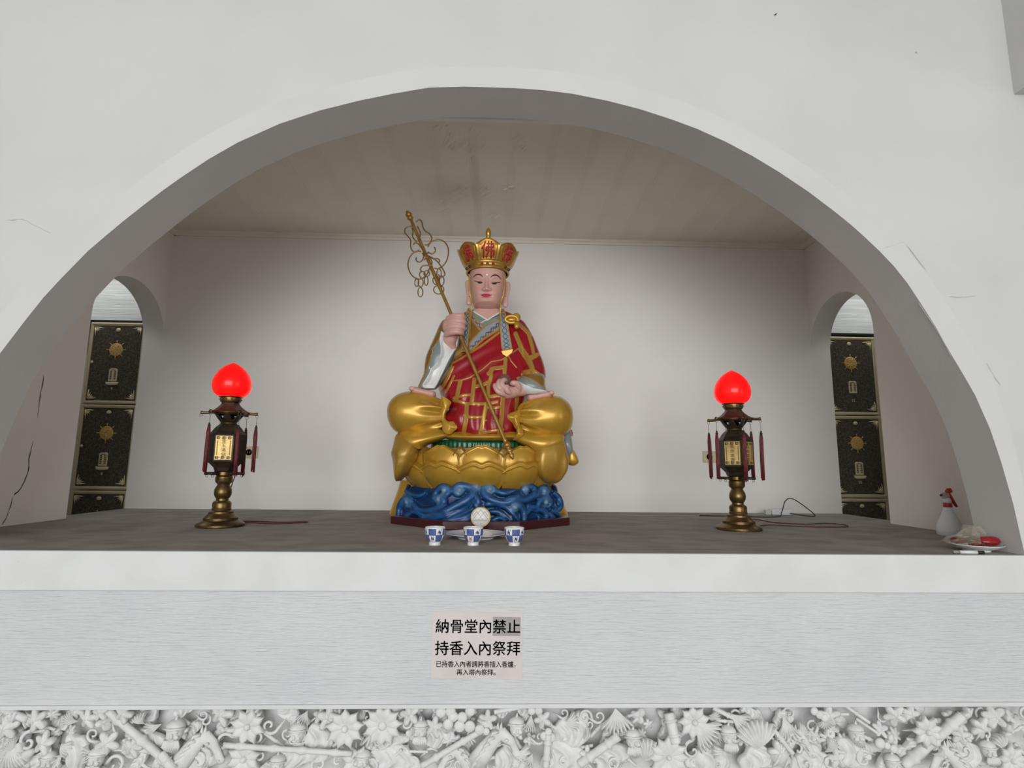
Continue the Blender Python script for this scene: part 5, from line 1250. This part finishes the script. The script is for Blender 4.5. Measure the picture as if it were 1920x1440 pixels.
loop([(250, 180), (262, 215), (256, 250), (280, 290), (300, 300)], .03); loop([(262, 330), (285, 312), (315, 330), (340, 365), (365, 395), (400, 410)], -.04)
loop([(362, 470), (375, 450), (405, 445), (430, 480), (425, 515), (395, 515), (350, 520), (328, 550), (340, 575)], -.05); loop([(420, 440), (460, 465), (495, 500), (540, 570), (545, 605), (510, 625), (490, 600)], -.045)
loop([(400, 430), (440, 455), (480, 455), (500, 475), (490, 495)], .045); loop([(300, 165), (325, 215), (325, 255), (310, 285)], -.03)
def oval(cx, cy, rx, ry, dY=0, tw=0.0): loop([(cx+rx*math.cos(a), cy+ry*math.sin(a)+tw*math.cos(a)) for a in np.linspace(0, 2*PI, 12, endpoint=False)], dY,   .0032, True, 'jingle_ring')
oval(330, 672, 23, 36); oval(327, 757, 22, 42, -.004); oval(295, 672, 18, 34, .02); oval(380, 655, 16, 42, -.01); oval(493, 735, 46, 40, .012); oval(468, 650, 28, 38, .0); oval(520, 655, 20, 42, -.008); oval(345, 600, 26, 30, .02); oval(385, 590, 26, 26, -.03); oval(495, 590, 20, 42, -.02)
OB = empty('glass_bead', tuple(W(*c2(1122, 296), .878))); tag(OB, 'smoky glass ball held in the left hand of the statue', 'ball')
MB().ball((0, 0, 0), .0400, 36, 24).build('ball', mat('smoky_glass', (.45, .30, .26), .06, trans=.75, coat=.4, ior=1.3), OB)

# ================================================================ carved stone relief below the ledge
M_STONE = mat('white_painted_stone', (0.76, 0.76, 0.755), 0.75, var=(0.66, 0.655, 0.645), var_scale=30, bump=0.35, bump_scale=90, spec=.2)
RL = empty('carved_relief', (0.0, 0.09, -0.85)); tag(RL, 'white carved stone relief of leaves, riders and lances under the ledge moulding', 'relief')
rr = random.Random(42)
def rbuild(m, name): return m.build(name, M_STONE, RL, world=True)
m = MB(); nx, nz = 360, 30; G = []
for i in range(nx):
    row = []
    for j in range(nz):
        x = -4.15+8.3*i/(nx-1); z_ = -0.86+(.335)*j/(nz-1)
        row.append((x, .100+.008*math.sin(31*x+17*z_+2*math.sin(9*x))+.006*math.sin(53*z_-23*x), z_))
    G.append(row)
m.grid(G, flip=True); G2 = [[(p[0], .1195, p[2]) for p in r_] for r_ in G]; m.grid(G2)
for e1, e2 in ((G[0], G2[0]), (G[-1], G2[-1]), ([r_[0] for r_ in G], [r_[0] for r_ in G2]), ([r_[-1] for r_ in G], [r_[-1] for r_ in G2])): m.grid([e1, e2])
rbuild(m, 'relief_ground')
MP = .00207      # metres per pixel of the photo on this wall
def base(px, py, Y): return Vector(at(px, py, Y))
def leaf(px, py, R_, rot, Y, lobes=5, tilt=(0, 0), name='carved_leaf'):
    c = base(px, py, Y); R_ *= MP; m = MB(); nt_, nr = 40, 7; V = []; F = []
    for i in range(nt_):
        a = 2*PI*i/nt_
        prof = .42+.58*abs(math.cos(lobes*a/2))**1.3*(1-.25*(1-math.cos(a))/2)
        for j in range(nr):
            q = j/(nr-1); r = R_*prof*q; vein = .10*R_*abs(math.cos(lobes*a/2))**6*(1-q)
            h_ = .22*R_*(1-q*q)+vein*1.5; x, z_ = r*math.cos(a+rot), r*math.sin(a+rot)
            V.append(c+Vector((x, -h_+tilt[0]*x+tilt[1]*z_, z_)))
        V.append(c+Vector((R_*prof*.9*math.cos(a+rot), .012, R_*prof*.9*math.sin(a+rot))))
    w_ = nr+1
    for i in range(nt_):
        i2 = (i+1) % nt_
        for j in range(w_-1): F.append((i*w_+j, i2*w_+j, i2*w_+j+1, i*w_+j+1))
    m.add(V, F); return rbuild(m, name)
def flower(px, py, R_, n, rot, Y, inner=.18):
    c = base(px, py, Y); R_ *= MP; m = MB()
    for k in range(n):
        a = rot+2*PI*k/n; u = Vector((math.cos(a), 0, math.sin(a))); G = []; ns = 10
        for i in range(ns):
            t = i/(ns-1); wd = R_*.30*math.sin(PI*min(1, t*.86+.10))**.8*(1 if t < .6 else (1-(t-.6)/.42)); row = []
            for j in range(8):
                q = 2*PI*j/8; p = c+u*(R_*(.1+.95*t))+Vector((-u.z, 0, u.x))*(wd*math.cos(q)); p.y += -.012*math.sin(q)-.35*R_*math.sin(PI*t*.8)*.5; row.append(p)
            G.append([tuple(p) for p in row])
        m.grid(G, wrapv=True)
    m.ball(c+Vector((0, -.016, 0)), (R_*inner, .012, R_*inner), 14, 8); return rbuild(m, 'carved_flower')
def drapery(px, py, a_, b_, rot, Y, nf, ph, name='carved_drapery'):
    c = base(px, py, Y); a_ *= MP; b_ *= MP; m = MB(); nu, nv = 56, 16; G = []
    for i in range(nu):
        an = 2*PI*i/nu; row = []
        for j in range(nv):
            q = j/(nv-2) if j < nv-1 else 1.0; ow = 1+.16*math.sin(3*an+ph)+.10*math.sin(5*an+2*ph); x, z_ = a_*q*ow*math.cos(an), b_*q*ow*math.sin(an)
            fold = .013*(abs(math.sin(nf*(x/a_+.6*(z_/b_)**2)*1.1+ph))-.5)*min(1, 3*(1.02-q))
            y = -(.24*min(a_, b_))*(1-q**3)+fold if j < nv-1 else .02
            X, Z = x*math.cos(rot)-z_*math.sin(rot), x*math.sin(rot)+z_*math.cos(rot); row.append(tuple(c+Vector((X, y, Z))))
        G.append(row)
    m.grid(G, wrapu=True); return rbuild(m, name)
def scrollc(px, py, R_, rot, Y, sgn=1, name='carved_scroll'):
    c = base(px, py, Y); R_ *= MP; n = 26; P = []; 
    for i in range(n):
        t = i/(n-1); a = rot+sgn*(t*6.6); r = R_*(1-t)**.75*(1.0+.1*math.sin(5*t)); P.append(c+Vector((r*math.cos(a), -.010-.010*t, r*math.sin(a))))
    tail = [P[0]+Vector((R_*1.3*math.cos(rot-sgn*1.3), .012, R_*1.3*math.sin(rot-sgn*1.3)))]
    m = MB(); m.tube(tail+P, [R_*.07]+[R_*(.21-.09*i/n) for i in range(n)], n=8); return rbuild(m, name)
def pole(p0, p1, r, Y0, Y1, rings=2, name='carved_lance'):
    A_, B_ = base(*p0, Y0), base(*p1, Y1); m = MB(); n = 24; P = [A_+(B_-A_)*i/(n-1) for i in range(n)]; R_ = [r*MP]*n
    for k in range(rings):
        q = int(n*(k+.7)/(rings+.4)); R_[min(q, n-1)] = r*MP*1.45
    m.tube(P, R_, n=12); return rbuild(m, name)
def fan(px, py, R_, rot, spread, n, Y):
    c = base(px, py, Y); R_ *= MP; m = MB(); G = []; nu = n*6+1
    for i in range(nu):
        t = i/(nu-1); a = rot+(t-.5)*spread; rid = abs(math.sin(PI*n*t)); row = []
        for j in range(8):
            q = j/7; r = R_*q*(.80+.20*rid); row.append(tuple(c+Vector((r*math.cos(a), -.016*q*rid-.014*math.sin(PI*q)-.004, r*math.sin(a)))))
        row.append(tuple(c+Vector((R_*.85*math.cos(a), .02, R_*.85*math.sin(a))))); G.append(row)
    m.grid(G); return rbuild(m, 'carved_fan_leaf')
def berries(pts, Y):
    for px, py, r in pts:
        m = MB(); m.ball(base(px, py, Y), (r*MP, r*MP*.6, r*MP), 18, 10); rbuild(m, 'carved_disc')
def head_(px, py, R_, Y, beard=False, helmet=True, turn=0):
    c = base(px, py, Y); R_ *= MP; m = MB()
    m.ball(c, (R_*.78, R_*.8, R_), 20, 14); m.ball(c+Vector((turn*R_*.4, -R_*.8, -R_*.1)), (R_*.16, R_*.22, R_*.28), 8, 6)
    for s_ in (-1, 1):
        m.ball(c+Vector((turn*R_*.35+s_*R_*.32, -R_*.68, R_*.22)), (R_*.24, R_*.16, R_*.09), 8, 6); m.ball(c+Vector((turn*R_*.35+s_*R_*.32, -R_*.70, R_*.08)), (R_*.17, R_*.12, R_*.08), 8, 6)
        m.ball(c+Vector((turn*R_*.3+s_*R_*.36, -R_*.6, -R_*.28)), (R_*.26, R_*.2, R_*.22), 8, 6)
    m.ball(c+Vector((turn*R_*.4, -R_*.72, -R_*.52)), (R_*.26, R_*.14, R_*.10), 8, 6)
    if beard:
        for k in range(7):
            x = (k-3)*R_*.24; m.tube([c+Vector((x*.8, -R_*.6, -R_*.55)), c+Vector((x*1.05, -R_*.62, -R_*1.1)), c+Vector((x*.7+R_*.12, -R_*.5, -R_*(1.75-.05*abs(k-3))))], [R_*.16, R_*.17, R_*.05], n=6)
    if helmet:
        m.ball(c+Vector((0, R_*.05, R_*.42)), (R_*.92, R_*.86, R_*.72), 18, 10); m.tube([c+Vector((-R_*1.0, -R_*.30, R_*.40)), c+Vector((0, -R_*.95, R_*.52)), c+Vector((R_*1.0, -R_*.30, R_*.40))], R_*.13, n=8)
        m.tube([c+Vector((0, 0, R_*1.0)), c+Vector((R_*.1, 0, R_*1.5))], [R_*.2, R_*.05], n=8)
    return rbuild(m, 'carved_head')
def horse(px, py, R_, Y, fl=1):
    c = base(px, py, Y); R_ *= MP; m = MB(); f = lambda x, z_, y=0: c+Vector((fl*x*R_, y, z_*R_))
    m.tube([f(-1.8, -1.5), f(-1.1, -.5), f(-.35, .35), f(.1, .5), f(.55, .05), f(1.0, -.65), f(1.25, -1.05), f(1.3, -1.2)], [R_*.75, R_*.62, R_*.50, R_*.46, R_*.40, R_*.30, R_*.28, R_*.16], n=14, flat=(1, .62))
    for s_ in (-.12, .12): m.tube([f(-.15+s_, .75), f(-.12+s_, 1.25)], [R_*.16, R_*.03], n=6)
    m.ball(f(.35, .22, -R_*.40), (R_*.13, R_*.09, R_*.10), 8, 6); m.ball(f(1.15, -.95, -R_*.24), (R_*.08, R_*.06, R_*.07), 6, 5)
    for k in range(6): m.tube([f(-.25-.26*k, .72-.36*k, -.01), f(-.62-.26*k, .70-.40*k, -.02), f(-.85-.28*k, .35-.42*k, -.015)], [R_*.14, R_*.12, R_*.03], n=6)
    m.tube([f(.75, -.55, -R_*.38), f(.55, -.15, -R_*.46), f(.05, .05, -R_*.52)], R_*.05, n=6); return rbuild(m, 'carved_horse_head')
q5 = lambda x, y: (x/3, 1280+y/3); q6 = lambda x, y: (640+x/3, 1280+y/3); q7 = lambda x, y: (1280+x/3, 1280+y/3)
# lances and poles seen in the carving
pole(q5(0, 140), q5(155, 208), 6, .03, .02, 1); pole(q5(600, 150), q5(990, 490), 6.5, .03, .0, 3); pole(q5(1260, 352), q6(60, 400), 4.5, .0, .0, 4); pole(q6(450, 470), q6(770, 280), 5, .0, .01, 2)
pole(q6(860, 165), q6(1040, 130), 4, .02, .02, 1); pole(q7(1240, 470), q7(1570, 185), 8.5, .02, .005, 3); pole(q7(170, 140), q7(350, 230), 4, .03, .02, 1); pole(q6(1150, 470), q6(1165, 290), 6, .01, 0, 2); pole(q6(1340, 460), q6(1560, 300), 7, .02, .0, 2); pole(q7(500, 250), q7(620, 400), 4, .02, .0, 1)
pole(q6(1840, 170), q6(1880, 340), 9, .02, .0, 2); pole(q5(905, 400), q5(975, 490), 7, .0, -.01, 1)
# riders, horses
for (p, R_, Y, bd, tn) in ((q5(985, 275), 17, .02, True, .3), (q5(1672, 285), 15, .025, False, -.2), (q5(545, 425), 15, .015, True, .2), (q5(275, 440), 13, .03, False, .3), (q6(445, 265), 14, .02, True, -.3), (q6(985, 250), 15, .02, False, .2),
                         (q6(120, 435), 14, .02, False, .2), (q6(1640, 320), 15, .01, True, .3), (q7(258, 300), 15, .01, True, .4), (q7(975, 290), 15, .015, False, 0), (q7(1720, 380), 14, .02, True, -.3), (q7(1180, 455), 14, .02, False, .2), (q5(1560, 460), 14, .02, False, .1)):
    head_(p[0], p[1], R_, Y, bd, True, tn)
horse(*q5(1150, 350), 24, .02, 1); horse(*q6(900, 330), 24, .02, 1); horse(*q6(640, 420), 22, .03, -1); horse(*q7(640, 330), 22, .03, 1); horse(*q7(1480, 420), 22, .03, -1)
# big flowers, fans, discs
flower(*q6(25, 250), 32, 9, .2, .01); flower(*q6(235, 232), 33, 11, .1, .02, .22); flower(*q6(90, 440), 26, 8, .4, .03); flower(*q5(1400, 240), 29, 8, .5, .02); flower(*q7(1365, 270), 26, 9, .3, .0); flower(*q6(1835, 410), 34, 12, .0, .02, .12); flower(*q7(60, 215), 28, 9, .3, .02)
flower(*q5(1380, 420), 28, 8, .3, .03); flower(*q7(1840, 430), 26, 9, .2, .03)
fan(*q7(60, 220), 48, -.7, 1.5, 9, .02); fan(*q6(1540, 140), 42, -1.5, 1.7, 9, .02); fan(*q6(1700, 440), 40, 1.3, 1.6, 8, .03); fan(*q7(560, 190), 40, -1.4, 1.3, 8, .03); fan(*q7(420, 370), 50, 1.7, 1.9, 10, .02); fan(*q5(80, 330), 44, -1.2, 1.2, 8, .03); fan(*q7(260, 170), 36, -.6, 1.2, 7, .03)
berries([(*q6(x, y), r) for x, y, r in ((665, 245, 9.5), (722, 247, 9.5), (680, 195, 9), (628, 190, 9), (778, 265, 8.5), (815, 275, 6), (600, 235, 9), (560, 165, 9), (615, 160, 9), (725, 158, 9), (1140, 300, 7), (1185, 308, 7), (1165, 275, 6), (1070, 158, 7), (1110, 158, 7))]+[(*q7(x, y), r) for x, y, r in ((1110, 342, 9), (1188, 372, 7), (1150, 355, 6), (770, 180, 7), (740, 160, 7), (800, 200, 7))], .005)
# star and maple leaves, clustered as in the photo
for p, R_, rot in ((q5(490, 205), 20, .3), (q5(600, 345), 22, .9), (q5(745, 365), 20, .1), (q5(690, 180), 19, 1.2), (q5(560, 170), 16, .5), (q5(200, 215), 22, .7), (q5(240, 340), 22, .2), (q5(110, 420), 26, .4), (q5(420, 160), 18, 1.0), (q5(30, 260), 22, .4), (q6(1385, 408), 17, .3), (q6(1130, 210), 18, .8), (q6(820, 210), 18, .2),
                   (q7(540, 390), 22, .6), (q7(820, 190), 22, .3), (q7(1190, 190), 22, .9), (q7(1280, 180), 20, .1), (q7(1750, 190), 24, .5), (q7(1680, 260), 22, 1.1), (q7(1560, 300), 18, .2), (q7(870, 430), 20, .4), (q5(1850, 200), 24, .3), (q5(1240, 180), 24, .1), (q6(380, 180), 20, .6), (q6(520, 250), 20, .1)):
    leaf(p[0], p[1], R_, rot, .02+rr.uniform(-.01, .01), 5, (rr.uniform(-.3, .3), rr.uniform(-.3, .3)))
for px, py, a_, b_, ro, nf in ((*q5(1120, 440), 40, 24, .5, 6), (*q5(820, 330), 30, 17, -.4, 5), (*q5(1780, 320), 26, 20, .1, 4), (*q5(430, 400), 20, 30, .2, 4), (*q6(240, 330), 36, 14, .1, 5), (*q6(300, 440), 46, 20, -.2, 5), (*q6(540, 300), 24, 18, .2, 5), (*q6(960, 420), 30, 24, .2, 6),
                               (*q6(1300, 270), 34, 26, .3, 8), (*q6(1250, 430), 40, 26, .1, 4), (*q6(1520, 430), 34, 22, .4, 5), (*q7(160, 430), 40, 26, .3, 5), (*q7(430, 430), 36, 20, .2, 6), (*q7(960, 390), 26, 26, 0, 5), (*q7(1330, 360), 34, 18, .7, 5), (*q7(1620, 410), 30, 22, -.4, 5), (*q7(720, 440), 34, 20, .2, 5), (*q5(950, 430), 24, 20, .3, 5), (*q5(1690, 400), 44, 22, .1, 6)):
    drapery(px, py, a_, b_, ro, .035, nf, rr.uniform(0, 6))
# the rest of the field: small carved leaves, scrolls and folds packed between the larger motifs
cnt = dict(l=0, s=0, d=0, f=0, t=0)
for gy in range(8):
    for gx in range(-7, 57):
        px = -30+gx*40+rr.uniform(-16, 16)+(gy % 2)*20; py = 1336+gy*18+rr.uniform(-7, 7); k = rr.random(); Y = .050+rr.uniform(-.018, .012)
        if k < .26 and cnt['l'] < 74: leaf(px, py, rr.uniform(10, 17), rr.uniform(0, 6), Y, rr.choice((3, 5, 5, 7)), (rr.uniform(-.5, .5), rr.uniform(-.5, .5))); cnt['l'] += 1
        elif k < .50 and cnt['f'] < 92: fan(px, py, rr.uniform(16, 30), rr.uniform(0, 6.3), rr.uniform(.7, 1.7), rr.choice((4, 5, 6, 7)), Y-.004); cnt['f'] += 1
        elif k < .70 and cnt['s'] < 99: scrollc(px, py, rr.uniform(8, 15), rr.uniform(0, 6), Y, rr.choice((-1, 1))); cnt['s'] += 1
        elif k < .80 and cnt['t'] < 60:
            an = rr.uniform(-.9, .9); L = rr.uniform(16, 30); pole((px-L*math.cos(an), py-L*math.sin(an)), (px+L*math.cos(an), py+L*math.sin(an)), rr.uniform(1.8, 3.2), Y, Y-.012, 1, 'carved_twig'); cnt['t'] += 1
        elif cnt['d'] < 80: drapery(px, py, rr.uniform(14, 24), rr.uniform(8, 14), rr.uniform(-1.2, 1.2), Y+.004, rr.choice((4, 5, 6, 7)), rr.uniform(0, 6)); cnt['d'] += 1
